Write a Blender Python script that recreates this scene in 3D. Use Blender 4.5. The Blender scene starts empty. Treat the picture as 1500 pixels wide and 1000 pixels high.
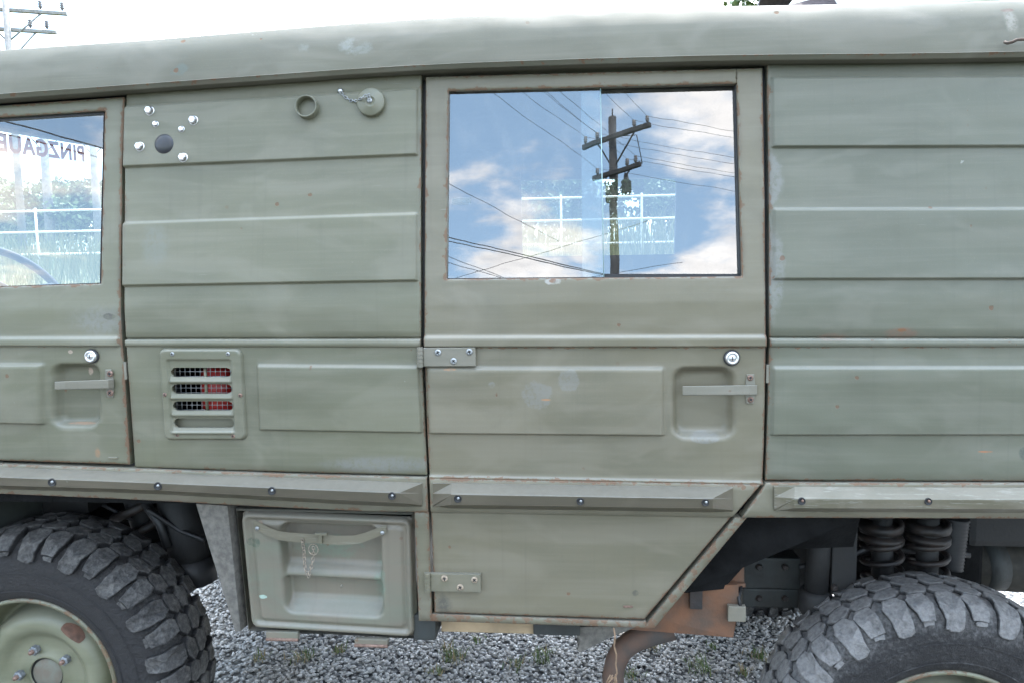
import bpy, bmesh, math, random
import numpy as np
from mathutils import Vector, Matrix

random.seed(7); rng = np.random.default_rng(7)
rad = math.radians
sc = bpy.context.scene
COL = sc.collection

# ------------------------------------------------------------------ camera
EYE = np.array([0.0, -1.5, 1.44])
YAW, PITCH, ROLL, FPX = rad(4.6), rad(4.7), rad(0.85), 1000.0
_f = np.array([-math.sin(YAW)*math.cos(PITCH), math.cos(YAW)*math.cos(PITCH), -math.sin(PITCH)])
_r0 = np.array([math.cos(YAW), math.sin(YAW), 0.0]); _u0 = np.cross(_r0, _f)
_r = math.cos(ROLL)*_r0 - math.sin(ROLL)*_u0
_u = math.sin(ROLL)*_r0 + math.cos(ROLL)*_u0
cam = bpy.data.cameras.new('camera'); cam_o = bpy.data.objects.new('camera', cam); COL.objects.link(cam_o)
cam.sensor_width = 36.0; cam.lens = 24.0; cam.clip_start = 0.02; cam.clip_end = 3000
M = Matrix(((_r[0], _u[0], -_f[0], EYE[0]), (_r[1], _u[1], -_f[1], EYE[1]), (_r[2], _u[2], -_f[2], EYE[2]), (0, 0, 0, 1)))
cam_o.matrix_world = M
sc.camera = cam_o

# ------------------------------------------------------------------ sky, sun, exposure
SUN_EL, SUN_AZ = rad(63), rad(20)      # azimuth from +Y (beyond the truck) towards +X
EXPOSURE = 2.14
SKY_STRENGTH = 0.15
CLOUD_SEED = 29.07
w = bpy.data.worlds.new('World'); sc.world = w; w.use_nodes = True
def build_world():
    nt = w.node_tree; nt.nodes.clear(); N = nt.nodes.new; L = nt.links.new
    out = N('ShaderNodeOutputWorld'); bg = N('ShaderNodeBackground'); bg.inputs['Strength'].default_value = SKY_STRENGTH
    sky = N('ShaderNodeTexSky'); sky.sky_type = 'NISHITA'; sky.sun_disc = False
    sky.sun_elevation = SUN_EL; sky.sun_rotation = SUN_AZ; sky.air_density = 1.0; sky.dust_density = 1.2; sky.ozone_density = 1.0
    tc = N('ShaderNodeTexCoord'); sep = N('ShaderNodeSeparateXYZ'); L(tc.outputs['Generated'], sep.inputs[0])
    def mth(op, a, b=None, c=None, clamp=False):
        m = N('ShaderNodeMath'); m.operation = op; m.use_clamp = clamp
        for i, x in enumerate((a, b, c)):
            if x is None: continue
            if isinstance(x, (int, float)): m.inputs[i].default_value = x
            else: L(x, m.inputs[i])
        return m.outputs[0]
    z = mth('ADD', mth('MAXIMUM', sep.outputs['Z'], 0.0), 0.16)
    px = mth('DIVIDE', sep.outputs['X'], z); py = mth('DIVIDE', sep.outputs['Y'], z)
    cmb = N('ShaderNodeCombineXYZ'); L(px, cmb.inputs[0]); L(py, cmb.inputs[1]); cmb.inputs[2].default_value = CLOUD_SEED
    n1 = N('ShaderNodeTexNoise'); n1.inputs['Scale'].default_value = 2.3; n1.inputs['Detail'].default_value = 9; n1.inputs['Roughness'].default_value = 0.56
    n1.inputs['Distortion'].default_value = 0.15
    L(cmb.outputs[0], n1.inputs['Vector'])
    n2 = N('ShaderNodeTexNoise'); n2.inputs['Scale'].default_value = 6.0; n2.inputs['Detail'].default_value = 6; L(cmb.outputs[0], n2.inputs['Vector'])
    cov = N('ShaderNodeValToRGB'); cov.color_ramp.elements[0].position = 0.455; cov.color_ramp.elements[1].position = 0.615
    cov.color_ramp.interpolation = 'EASE'
    L(n1.outputs['Fac'], cov.inputs[0])
    shade = N('ShaderNodeValToRGB'); shade.color_ramp.elements[0].color = (4.9, 4.9, 5.05, 1); shade.color_ramp.elements[1].color = (7.6, 7.45, 7.35, 1)
    shade.color_ramp.elements[0].position = 0.3; shade.color_ramp.elements[1].position = 0.62; L(n2.outputs['Fac'], shade.inputs[0])
    mix = N('ShaderNodeMix'); mix.data_type = 'RGBA'
    veil = N('ShaderNodeMix'); veil.data_type = 'RGBA'; veil.inputs[0].default_value = 0.42; veil.inputs[7].default_value = (3.0, 4.7, 6.5, 1)   # thin bright haze
    L(sky.outputs[0], veil.inputs[6])
    L(cov.outputs['Color'], mix.inputs[0]); L(veil.outputs[2], mix.inputs[6]); L(shade.outputs['Color'], mix.inputs[7])
    dt = N('ShaderNodeVectorMath'); dt.operation = 'DOT_PRODUCT'; L(tc.outputs['Generated'], dt.inputs[0])
    dt.inputs[1].default_value = (math.sin(SUN_AZ)*math.cos(SUN_EL), math.cos(SUN_AZ)*math.cos(SUN_EL), math.sin(SUN_EL))
    glow = mth('ADD', mth('MULTIPLY', mth('POWER', mth('MAXIMUM', dt.outputs['Value'], 0.0), 2.5), 2.6), 1.0)     # forward scattering: cloud and haze brighten towards the sun
    vm = N('ShaderNodeVectorMath'); vm.operation = 'SCALE'; L(mix.outputs[2], vm.inputs[0]); L(glow, vm.inputs['Scale'])
    L(vm.outputs[0], bg.inputs['Color']); L(bg.outputs[0], out.inputs['Surface'])
build_world()
sl = bpy.data.lights.new('sun', 'SUN'); sun = bpy.data.objects.new('sun', sl); COL.objects.link(sun)
sl.energy = 2.0; sl.angle = rad(0.53); sl.color = (1.0, 0.96, 0.9)
sdir = Vector((math.sin(SUN_AZ)*math.cos(SUN_EL), math.cos(SUN_AZ)*math.cos(SUN_EL), math.sin(SUN_EL)))
sun.rotation_euler = sdir.to_track_quat('Z', 'Y').to_euler(); sun.location = (6, 12, 20)
sc.view_settings.view_transform = 'Standard'; sc.view_settings.look = 'None'; sc.view_settings.gamma = 1
sc.view_settings.use_curve_mapping = False; sc.view_settings.exposure = EXPOSURE
sc.render.engine = 'CYCLES'; sc.cycles.use_denoising = True
sc.cycles.max_bounces = 6; sc.cycles.transparent_max_bounces = 16; sc.cycles.caustics_refractive = False; sc.cycles.caustics_reflective = False
sc.cycles.use_adaptive_sampling = True; sc.cycles.adaptive_threshold = 0.02

# ------------------------------------------------------------------ geometry helpers
TILT = rad(7.0)
def ray(u, v): return _f + (u-750)/FPX*_r - (v-500)/FPX*_u
def on_y(u, v, y):
    d = ray(u, v); return EYE + d*((y-EYE[1])/d[1])
def on_x(u, v, x):
    d = ray(u, v); return EYE + d*((x-EYE[0])/d[0])
ZC = on_y(750, 445, 0)[2]            # height of the crease where the upper body starts to lean in
def BP(U, V, d=0.0):
    """points on the body side skin (vertical below the crease, leaning in above), standing d proud of it; arrays allowed"""
    U = np.asarray(U, float); V = np.asarray(V, float); d = np.broadcast_to(np.asarray(d, float), U.shape)
    D = _f + (U[..., None]-750)/FPX*_r - (V[..., None]-500)/FPX*_u
    t = -EYE[1]/D[..., 1]; p = EYE + D*t[..., None]
    n2 = np.array([0, -math.cos(TILT), math.sin(TILT)]); q0 = np.array([0, 0, ZC])
    t2 = ((q0-EYE) @ n2)/(D @ n2); p2 = EYE + D*t2[..., None]
    up = p[..., 2] > ZC
    k = np.clip((p[..., 2]-ZC)/0.012+0.5, 0, 1)[..., None]
    p = np.where(up[..., None], p2, p)
    n = (1-k)*np.array([0, -1.0, 0]) + k*n2
    return p + n*d[..., None]
def P1(u, v, d=0.0):
    """one point, seen at pixel (u, v), on the skin raised by d"""
    for _ in range(1):
        a = BP(np.array([u]), np.array([v]), 0)[0]
    upper = a[2] > ZC
    n = np.array([0, -math.cos(TILT), math.sin(TILT)]) if upper else np.array([0, -1.0, 0])
    q0 = np.array([0, 0, ZC]) + n*d; D = ray(u, v)
    return EYE + D*(((q0-EYE) @ n)/(D @ n))
class Frame:
    def __init__(s, u, v, d=0.0):
        s.o = P1(u, v, d); up = BP(np.array([u]), np.array([v]))[0][2] > ZC
        s.x = np.array([1.0, 0, 0])
        s.y = np.array([0, math.sin(TILT), math.cos(TILT)]) if up else np.array([0, 0, 1.0])
        s.z = np.array([0, -math.cos(TILT), math.sin(TILT)]) if up else np.array([0, -1.0, 0])
        s.m = abs(P1(u+1, v, d)[0]-P1(u-1, v, d)[0])/2      # metres per pixel here
    def T(s, pts):
        p = np.asarray(pts, float); return s.o + p[:, :1]*s.x + p[:, 1:2]*s.y + p[:, 2:3]*s.z

class MB:
    """collects polygons, links them as one mesh object"""
    def __init__(s): s.v = []; s.f = []; s.n = 0; s.sm = []
    def add(s, verts, faces, smooth=False):
        verts = np.asarray(verts, float).reshape(-1, 3); s.v.append(verts)
        for f in faces: s.f.append([i+s.n for i in f]); s.sm.append(smooth)
        s.n += len(verts); return s
    def box(s, lo, hi, T=None, bev=0.0):
        bm = bmesh.new(); bmesh.ops.create_cube(bm, size=1)
        lo = np.array(lo, float); hi = np.array(hi, float)
        for q in bm.verts: q.co = Vector((lo+hi)/2 + np.array(q.co)*(hi-lo))
        if bev: bmesh.ops.bevel(bm, geom=bm.edges[:], offset=bev, segments=2, affect='EDGES', profile=0.6)
        return s._bm(bm, T)
    def _bm(s, bm, T=None, smooth=False):
        bm.verts.ensure_lookup_table(); bm.verts.index_update()
        vs = np.array([q.co for q in bm.verts]); fs = [[q.index for q in f.verts] for f in bm.faces]; bm.free()
        return s.add(T(vs) if T else vs, fs, smooth)
    def prism(s, poly, z0, z1, T=None, bev=0.0):
        n = len(poly); a = [(x, y, z0) for x, y in poly]; 
        if bev:
            c = np.mean(np.array(poly), 0)
            b = [(x, y, z1-bev) for x, y in poly]; k = []
            for x, y in poly:
                dv = c-np.array((x, y)); l = np.linalg.norm(dv); q = np.array((x, y))+dv/l*min(bev, l*.5); k.append((q[0], q[1], z1))
            vs = np.array(a+b+k); fs = [[i, (i+1) % n, n+(i+1) % n, n+i] for i in range(n)]+[[n+i, n+(i+1) % n, 2*n+(i+1) % n, 2*n+i] for i in range(n)]+[list(range(2*n, 3*n)), list(range(n))[::-1]]
        else:
            vs = np.array(a+[(x, y, z1) for x, y in poly]); fs = [[i, (i+1) % n, n+(i+1) % n, n+i] for i in range(n)]+[list(range(n, 2*n)), list(range(n))[::-1]]
        return s.add(T(vs) if T else vs, fs)
    def lathe(s, prof, seg=32, T=None, smooth=True, axis='z', close=False):
        """profile (radius, height) turned about z"""
        vs = []; fs = []; n = len(prof)
        for k in range(seg):
            a = 2*math.pi*k/seg
            for r_, h in prof: vs.append((r_*math.cos(a), r_*math.sin(a), h))
        for k in range(seg):
            k2 = (k+1) % seg
            for i in range(n-1 if not close else n):
                i2 = (i+1) % n; fs.append([k*n+i, k2*n+i, k2*n+i2, k*n+i2])
        vs = np.array(vs); return s.add(T(vs) if T else vs, fs, smooth)
    def tube(s, path, r_, seg=8, closed=False, caps=True, smooth=True):
        path = [np.array(p, float) for p in path]; n = len(path); vs = []; fs = []
        rr = r_ if isinstance(r_, (list, tuple, np.ndarray)) else [r_]*n
        prev = None
        for i, p in enumerate(path):
            t = (path[(i+1) % n]-path[i-1]) if closed else (path[min(i+1, n-1)]-path[max(i-1, 0)])
            t /= (np.linalg.norm(t)+1e-12)
            if prev is None:
                h = np.array([0, 0, 1.0]) if abs(t[2]) < .9 else np.array([1.0, 0, 0])
                a = np.cross(t, h)
            else: a = prev-t*(prev @ t)
            a /= np.linalg.norm(a); prev = a; b = np.cross(t, a)
            for k in range(seg):
                g = 2*math.pi*k/seg; vs.append(p+rr[i]*(math.cos(g)*a+math.sin(g)*b))
        for i in range(n if closed else n-1):
            j = (i+1) % n
            for k in range(seg):
                k2 = (k+1) % seg; fs.append([i*seg+k, i*seg+k2, j*seg+k2, j*seg+k])
        if caps and not closed: fs += [list(range(seg))[::-1], [(n-1)*seg+k for k in range(seg)]]
        return s.add(vs, fs, smooth)
    def build(s, name, mat, parent=None, origin=None, attr=None, kind=None, label=None):
        V = np.concatenate(s.v)
        if origin is None: origin = (V.min(0)+V.max(0))/2
        origin = np.array(origin, float)
        me = bpy.data.meshes.new(name); me.from_pydata((V-origin).tolist(), [], s.f)
        me.polygons.foreach_set('use_smooth', s.sm)
        if attr is not None:
            a = me.attributes.new('edge', 'FLOAT', 'POINT'); a.data.foreach_set('value', np.asarray(attr, np.float32))
        me.materials.append(mat); me.update()
        return link(name, me, parent, origin, kind, label)
WLOC = {}
def link(name, data, parent=None, origin=(0, 0, 0), kind=None, label=None):
    o = bpy.data.objects.new(name, data); COL.objects.link(o)
    origin = np.array(origin, float)
    if parent is not None: o.parent = parent; o.location = origin-WLOC[parent.name]
    else: o.location = origin
    WLOC[o.name] = origin
    if kind: o['kind'] = kind
    if label: o['label'] = label
    return o
def thing(name, label, cat, loc=(0, 0, 0), group=None):
    o = link(name, None, None, loc); o['label'] = label; o['category'] = cat
    if group: o['group'] = group
    return o
def tag(o, label, cat, group=None):
    o['label'] = label; o['category'] = cat
    if group: o['group'] = group
    return o
def curve(*pts):
    xs = np.array([p[0] for p in pts], float); ys = np.array([p[1] for p in pts], float)
    def fn(x):
        x = np.asarray(x, float); y = np.interp(x, xs, ys)
        if len(xs) > 1:
            y = np.where(x < xs[0], ys[0]+(x-xs[0])*(ys[1]-ys[0])/(xs[1]-xs[0]), y)
            y = np.where(x > xs[-1], ys[-1]+(x-xs[-1])*(ys[-1]-ys[-2])/(xs[-1]-xs[-2]), y)
        return y
    return fn
def const(c): return lambda x: np.full_like(np.asarray(x, float), c)
def ss(x): x = np.clip(x, 0, 1); return x*x*(3-2*x)
def rrect(U, V, x0, x1, y0, y1, r):
    cx, cy = (x0+x1)/2, (y0+y1)/2
    qx = np.abs(U-cx)-(x1-x0)/2+r; qy = np.abs(V-cy)-(y1-y0)/2+r
    return np.hypot(np.maximum(qx, 0), np.maximum(qy, 0))+np.minimum(np.maximum(qx, qy), 0)-r

# ------------------------------------------------------------------ materials
def nodes(name):
    m = bpy.data.materials.new(name); m.use_nodes = True; nt = m.node_tree
    b = nt.nodes['Principled BSDF']; return m, nt, b
class NB:
    def __init__(s, nt): s.nt = nt
    def n(s, t, **kw):
        x = s.nt.nodes.new(t)
        for k, v_ in kw.items(): setattr(x, k, v_)
        return x
    def link(s, a, b): s.nt.links.new(a, b)
    def math(s, op, a, b=None, clamp=False):
        m = s.n('ShaderNodeMath', operation=op); m.use_clamp = clamp
        for i, x in enumerate((a, b)):
            if x is None: continue
            if isinstance(x, (int, float)): m.inputs[i].default_value = x
            else: s.link(x, m.inputs[i])
        return m.outputs[0]
    def noise(s, vec, scale, detail=4, rough=.5, dist=0.0):
        x = s.n('ShaderNodeTexNoise'); x.inputs['Scale'].default_value = scale; x.inputs['Detail'].default_value = detail
        x.inputs['Roughness'].default_value = rough; x.inputs['Distortion'].default_value = dist
        if vec is not None: s.link(vec, x.inputs['Vector'])
        return x.outputs['Fac']
    def mapping(s, vec, scale=(1, 1, 1), loc=(0, 0, 0)):
        x = s.n('ShaderNodeMapping'); x.inputs['Scale'].default_value = scale; x.inputs['Location'].default_value = loc
        s.link(vec, x.inputs['Vector']); return x.outputs[0]
    def ramp(s, fac, p0, p1):
        x = s.n('ShaderNodeMapRange'); x.interpolation_type = 'SMOOTHSTEP'; x.inputs['From Min'].default_value = p0; x.inputs['From Max'].default_value = p1
        s.link(fac, x.inputs['Value']); return x.outputs[0]
    def mix(s, fac, a, b):
        x = s.n('ShaderNodeMix', data_type='RGBA')
        if isinstance(fac, (int, float)): x.inputs[0].default_value = fac
        else: s.link(fac, x.inputs[0])
        for i, c in ((6, a), (7, b)):
            if isinstance(c, (tuple, list)): x.inputs[i].default_value = (*c, 1)
            else: s.link(c, x.inputs[i])
        return x.outputs[2]
    def pos(s): return s.n('ShaderNodeNewGeometry').outputs['Position']
    def obj(s): return s.n('ShaderNodeTexCoord').outputs['Object']
    def bump(s, b, h, dist, strength=1.0):
        x = s.n('ShaderNodeBump'); x.inputs['Distance'].default_value = dist; x.inputs['Strength'].default_value = strength
        s.link(h, x.inputs['Height']); s.link(x.outputs[0], b.inputs['Normal'])
def simple(name, col, rough=.6, metal=0.0, var=.25, scale=20, bump=0.0, spec=.5, col2=None):
    m, nt, b = nodes(name); q = NB(nt); p = q.pos()
    f = q.noise(p, scale, 6, .6)
    c2 = col2 or tuple(c*(1-var) for c in col); c1 = tuple(c*(1+var*.5) for c in col) if col2 is None else col
    q.link(q.mix(q.ramp(f, .3, .7), c2, c1), b.inputs['Base Color'])
    b.inputs['Roughness'].default_value = rough; b.inputs['Metallic'].default_value = metal; b.inputs['Specular IOR Level'].default_value = spec
    if bump: q.bump(b, q.noise(p, scale*2.5, 8, .65), bump)
    return m
RUST = (.185, .085, .04); RUST2 = (.09, .042, .024)
def paint(name, a, bcol, c, rough=.38, blobs=(), rust=1.0, streak=1.0, wear=0.0, dirt=.35, dust_or_toplight=.34):
    """faded drab vehicle paint: a, b, c = three tones of the same coat; blobs = touched-up or rusted spots with a shape of their own"""
    a, bcol, c = (tuple(x*k for x, k in zip(t_, (1.09, .965, .82))) for t_ in (a, bcol, c))
    m, nt, b = nodes(name); q = NB(nt); p = q.pos()
    big = q.noise(q.mapping(p, (1.0, 1, 1.6)), 2.2, 3, .5, .6)
    st = q.noise(q.mapping(p, (.7, 1, 8.0), (3.1, 0, 0)), 2.6, 4, .55, .5)
    sw = q.noise(q.mapping(p, (1.0, 1, 2.4), (0, 0, 9)), 3.4, 2, .5, 1.8)
    col = q.mix(q.ramp(big, .36, .66), a, bcol)
    col = q.mix(q.math('MULTIPLY', q.ramp(st, .42, .72), .42*streak), col, c)
    col = q.mix(q.math('MULTIPLY', q.ramp(sw, .46, .66), .42*streak), col, c)
    br = q.noise(q.mapping(p, (.8, 1, 34.0), (0, 0, 2)), 2.2, 6, .7, .4)
    col = q.mix(q.math('MULTIPLY', q.ramp(br, .46, .72), .20*streak), col, tuple(x*1.12 for x in c))
    bl = q.noise(q.mapping(p, (1, 1, 1.5), (4, 0, 4)), 9.0, 7, .62, .8)
    col = q.mix(q.math('MULTIPLY', q.ramp(bl, .52, .70), .15*streak), col, tuple(x*.80 for x in bcol))
    # chalky dust, fine grain
    fine = q.noise(p, 240, 3, .7); col = q.mix(q.math('MULTIPLY', q.ramp(fine, .55, .8), .16), col, tuple(x*1.45 for x in c))
    vert = q.noise(q.mapping(p, (24, 1, .9)), 2.4, 4, .6)
    col = q.mix(q.math('MULTIPLY', q.ramp(vert, .54, .76), dirt*.45), col, tuple(x*.72 for x in bcol))
    if blobs:
        x = q.n('ShaderNodeSeparateXYZ'); q.link(p, x.inputs[0]); wn = q.noise(p, 42, 6, .68); spk = q.ramp(q.noise(q.mapping(p, (1, 1, 1), (1, 3, 2)), 70, 6, .75), .30, .56)
    for (cx, cz, rx, rz, bc, soft, amt, wob) in blobs:
        dx = q.math('DIVIDE', q.math('SUBTRACT', x.outputs[0], cx), rx); dz = q.math('DIVIDE', q.math('SUBTRACT', x.outputs[2], cz), rz)
        d = q.math('SQRT', q.math('ADD', q.math('MULTIPLY', dx, dx), q.math('MULTIPLY', dz, dz)))
        d = q.math('ADD', d, q.math('MULTIPLY', q.math('SUBTRACT', wn, .5), wob))
        k = q.math('MULTIPLY', q.ramp(d, 1.0, 1.0-soft), amt)
        k = q.math('MULTIPLY', k, spk)
        col = q.mix(k, col, bc)
    # chips and rust: sparse spots anywhere, more along panel edges
    at = q.n('ShaderNodeAttribute'); at.attribute_name = 'edge'; e = at.outputs['Fac']
    gr = q.math('MULTIPLY', q.math('POWER', e, 2.4), q.ramp(q.noise(q.mapping(p, (1, 1, 1), (7, 0, 3)), 9, 6, .65), .42, .62))
    col = q.mix(q.math('MULTIPLY', gr, .60), col, (.085, .058, .038))
    vor = q.n('ShaderNodeTexVoronoi'); vor.inputs['Scale'].default_value = 26; vor.inputs['Randomness'].default_value = 1; q.link(p, vor.inputs['Vector'])
    vs_ = q.n('ShaderNodeSeparateColor'); q.link(vor.outputs['Color'], vs_.inputs[0])
    rarity = q.ramp(vs_.outputs[0], .84, .95)
    size = q.math('MULTIPLY', vs_.outputs[1], .15)
    spot = q.math('MULTIPLY', q.ramp(q.math('SUBTRACT', q.math('ADD', q.math('MULTIPLY', vor.outputs['Distance'], 1.0), q.math('MULTIPLY', q.noise(p, 130, 4), .16)), size), .115, .075), rarity)
    chipn = q.noise(q.mapping(p, (1, 1, 1), (5, 5, 1)), 46, 8, .68)
    edge_chip = q.ramp(q.math('ADD', chipn, q.math('MULTIPLY', q.math('POWER', e, 2.5), .19*rust+.02)), .69, .745)
    edge_chip = q.math('MULTIPLY', edge_chip, q.ramp(e, .02, .25))
    chips = q.math('MULTIPLY', q.math('MAXIMUM', spot, edge_chip), rust, True)
    pale = q.noise(p, 33, 7, .7); pale_f = q.math('MULTIPLY', q.ramp(pale, .70, .745), .6)
    if wear:
        grain = q.noise(q.mapping(p, (3, 6, 40)), 6, 8, .7, .6)
        pale_f = q.math('MAXIMUM', pale_f, q.math('MULTIPLY', q.ramp(grain, .54, .66), wear))
    col = q.mix(pale_f, col, (.31, .31, .275))
    mp = q.n('ShaderNodeMapping'); mp.inputs['Rotation'].default_value = (0, rad(28), 0); mp.inputs['Scale'].default_value = (5, 1, 210); q.link(p, mp.inputs['Vector'])
    scr = q.math('MULTIPLY', q.ramp(q.noise(mp.outputs[0], 1.0, 3, .6), .70, .735), q.ramp(q.noise(q.mapping(p, (1, 1, 1), (2, 2, 8)), 5, 3, .6), .52, .62))
    col = q.mix(q.math('MULTIPLY', scr, .55), col, (.27, .27, .24))
    nz = q.n('ShaderNodeSeparateXYZ'); q.link(q.n('ShaderNodeNewGeometry').outputs['Normal'], nz.inputs[0])      # up-facing ledges painted paler for top light, with some dust
    toplit = q.math('MULTIPLY', q.ramp(nz.outputs[2], .28, .80), q.math('ADD', q.math('MULTIPLY', q.noise(p, 60, 5, .7), .8), .5))
    col = q.mix(q.math('MULTIPLY', toplit, dust_or_toplight, True), col, (.27, .265, .235))
    rc = q.mix(q.noise(p, 150, 4, .6), RUST2, RUST)
    col = q.mix(q.math('MULTIPLY', chips, .62), col, rc)
    q.link(col, b.inputs['Base Color'])
    rr = q.math('ADD', q.math('MULTIPLY', st, .22), rough-.08); rr = q.math('ADD', rr, q.math('MULTIPLY', chips, .3), True)
    q.link(rr, b.inputs['Roughness'])
    b.inputs['Specular IOR Level'].default_value = .45
    wav = q.noise(q.mapping(p, (1, 1, 1.3)), 4.5, 2, .4)
    h = q.math('ADD', q.math('MULTIPLY', wav, 1.0), q.math('MULTIPLY', q.noise(p, 420, 3, .6), .012))
    h = q.math('SUBTRACT', h, q.math('MULTIPLY', chips, .03))
    q.bump(b, h, .018, .6)
    return m
def XZ(u, v): p = P1(u, v); return p[0], p[2]
def blob(u, v, ru, rv, col, soft=.15, amt=.8, wob=.8):
    x, z = XZ(u, v); m_ = Frame(u, v).m; return (x, z, ru*m_, rv*m_, col, soft, amt, wob)
GA, GB, GC = (.116, .128, .098), (.098, .109, .086), (.158, .168, .148)
PALE = (.195, .195, .185); GREYP = (.165, .165, .155)
RW = (.150, .108, .078)
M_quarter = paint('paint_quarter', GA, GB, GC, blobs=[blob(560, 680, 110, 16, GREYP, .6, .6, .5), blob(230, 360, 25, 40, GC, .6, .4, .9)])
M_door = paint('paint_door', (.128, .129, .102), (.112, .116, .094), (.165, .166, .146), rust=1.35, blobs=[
    blob(786, 577, 25, 22, PALE, .22, .42, .9), blob(833, 556, 17, 19, PALE, .22, .42, .9), blob(721, 562, 6, 6, PALE, .4, .5, .5), blob(1033, 641, 24, 10, PALE, .25, .6, .3),
    blob(808, 413, 12, 5, (.34, .33, .30), .3, .8, 2.2), blob(809, 412, 5, 3, RUST, .2, .9, 1.2), blob(660, 540, 10, 2, (.33, .17, .08), .2, .9, .8), blob(800, 584, 8, 1.5, (.33, .17, .08), .2, .8, .8),
    blob(650, 885, 14, 20, (.05, .05, .045), .7, .7, 1.4), blob(931, 868, 6, 6, (.06, .06, .05), .5, .7, 1.2)])
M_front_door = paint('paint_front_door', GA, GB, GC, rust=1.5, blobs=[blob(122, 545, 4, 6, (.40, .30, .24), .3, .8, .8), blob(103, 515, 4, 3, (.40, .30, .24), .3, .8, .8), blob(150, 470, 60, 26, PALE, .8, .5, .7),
    blob(160, 464, 10, 5, (.05, .045, .04), .3, .7, 1.6), blob(115, 621, 24, 1.6, (.32, .16, .08), .3, .8, .8), blob(143, 662, 5, 9, (.28, .15, .08), .6, .7, 1.0)])
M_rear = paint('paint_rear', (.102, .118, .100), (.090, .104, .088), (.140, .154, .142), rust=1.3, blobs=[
    blob(1121, 262, 30, 46, PALE, .25, .55, .5), blob(1119, 400, 32, 88, PALE, .25, .5, .5), blob(1220, 494, 28, 7, RW, .5, .9, .6), blob(1320, 489, 30, 11, RW, .4, .95, .6),
    blob(1321, 484, 8, 3, RUST, .3, .9, .8), blob(1443, 661, 12, 1.4, (.32, .13, .06), .2, .9, .5), blob(1500, 664, 9, 12, (.06, .07, .06), .4, .8, .8)])
M_roof = paint('paint_roof', (.086, .093, .074), (.074, .080, .064), (.118, .124, .110), streak=1.25, dirt=.2, rough=.62, dust_or_toplight=.05, blobs=[
    blob(512, 70, 14, 20, (.18, .19, .17), .8, .6, 2.6), blob(450, 75, 9, 10, (.17, .18, .16), .8, .4, 2.4), blob(532, 76, 24, 12, (.175, .185, .165), .8, .5, 2.8), blob(272, 108, 14, 10, (.085, .098, .08), .4, .8, 1.5),
    blob(1472, 17, 12, 4, RUST2, .4, .9, .8), blob(1473, 36, 12, 26, (.26, .24, .20), .7, .6, .7)])
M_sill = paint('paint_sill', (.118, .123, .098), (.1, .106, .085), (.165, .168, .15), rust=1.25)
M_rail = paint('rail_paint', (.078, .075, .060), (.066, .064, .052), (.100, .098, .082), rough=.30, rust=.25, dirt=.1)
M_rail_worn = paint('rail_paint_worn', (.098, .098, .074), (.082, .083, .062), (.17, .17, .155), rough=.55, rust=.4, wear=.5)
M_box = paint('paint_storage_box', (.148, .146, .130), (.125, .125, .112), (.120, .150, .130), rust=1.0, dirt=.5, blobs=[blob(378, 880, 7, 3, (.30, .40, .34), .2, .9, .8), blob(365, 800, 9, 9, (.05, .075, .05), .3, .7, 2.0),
    blob(470, 815, 60, 22, (.13, .19, .14), .6, .5, 1.6), blob(550, 860, 14, 40, (.13, .19, .14), .6, .6, 1.2), blob(374, 772, 5, 5, (.28, .15, .07), .4, .7, 1)])
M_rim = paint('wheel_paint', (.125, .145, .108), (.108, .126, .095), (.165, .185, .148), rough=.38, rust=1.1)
M_grey = simple('grey_undercoat', (.128, .118, .102), .75, var=.35, scale=60, bump=.002)
M_dark = simple('black_underbody', (.0065, .0066, .0068), .9, var=.6, scale=14, bump=.006, spec=.15)
M_chassis = simple('dark_chassis', (.009, .0092, .0095), .7, var=.5, scale=9, bump=.003, col2=(.012, .011, .010))
M_chassis_g = simple('greenish_chassis', (.028, .032, .030), .65, var=.6, scale=11, bump=.003, col2=(.015, .015, .013))
M_spring = simple('rusty_spring', (.013, .012, .012), .55, var=.3, scale=30, bump=.002, col2=(.030, .021, .017))
M_black = simple('black_rubber', (.012, .012, .013), .55, var=.3, scale=50)
M_inner = simple('interior_dark', (.035, .04, .035), .8, var=.3, scale=8)
M_plug = simple('black_plastic_plug', (.022, .023, .027), .38, var=.15, scale=30)
M_chrome = simple('zinc_plated_steel', (.62, .62, .62), .30, 1.0, var=.08, scale=80)
M_steel = simple('worn_steel', (.32, .33, .33), .42, .7, var=.3, scale=90)
M_rustscrew = simple('rusty_screw', (.20, .125, .095), .55, .3, var=.4, scale=200)
M_greyhinge = paint('paint_hinge', (.148, .156, .145), (.12, .127, .112), (.19, .195, .185), rust=.6)
M_rusty = simple('rusted_sheet', (.17, .078, .040), .85, var=.3, scale=9, bump=.004, col2=(.075, .055, .042))
M_wood = simple('bare_wood', (.34, .25, .15), .75, var=.25, scale=12, bump=.002)
M_red = simple('red_enamel', (.42, .02, .015), .4, var=.15, scale=12)
M_letter = simple('maroon_lettering', (.42, .22, .19), .5, var=.05)
M_whiteframe = simple('white_frame', (.7, .7, .7), .5, var=.1)
M_twig = simple('dry_twig', (.20, .13, .08), .8, var=.3, scale=60)
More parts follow.
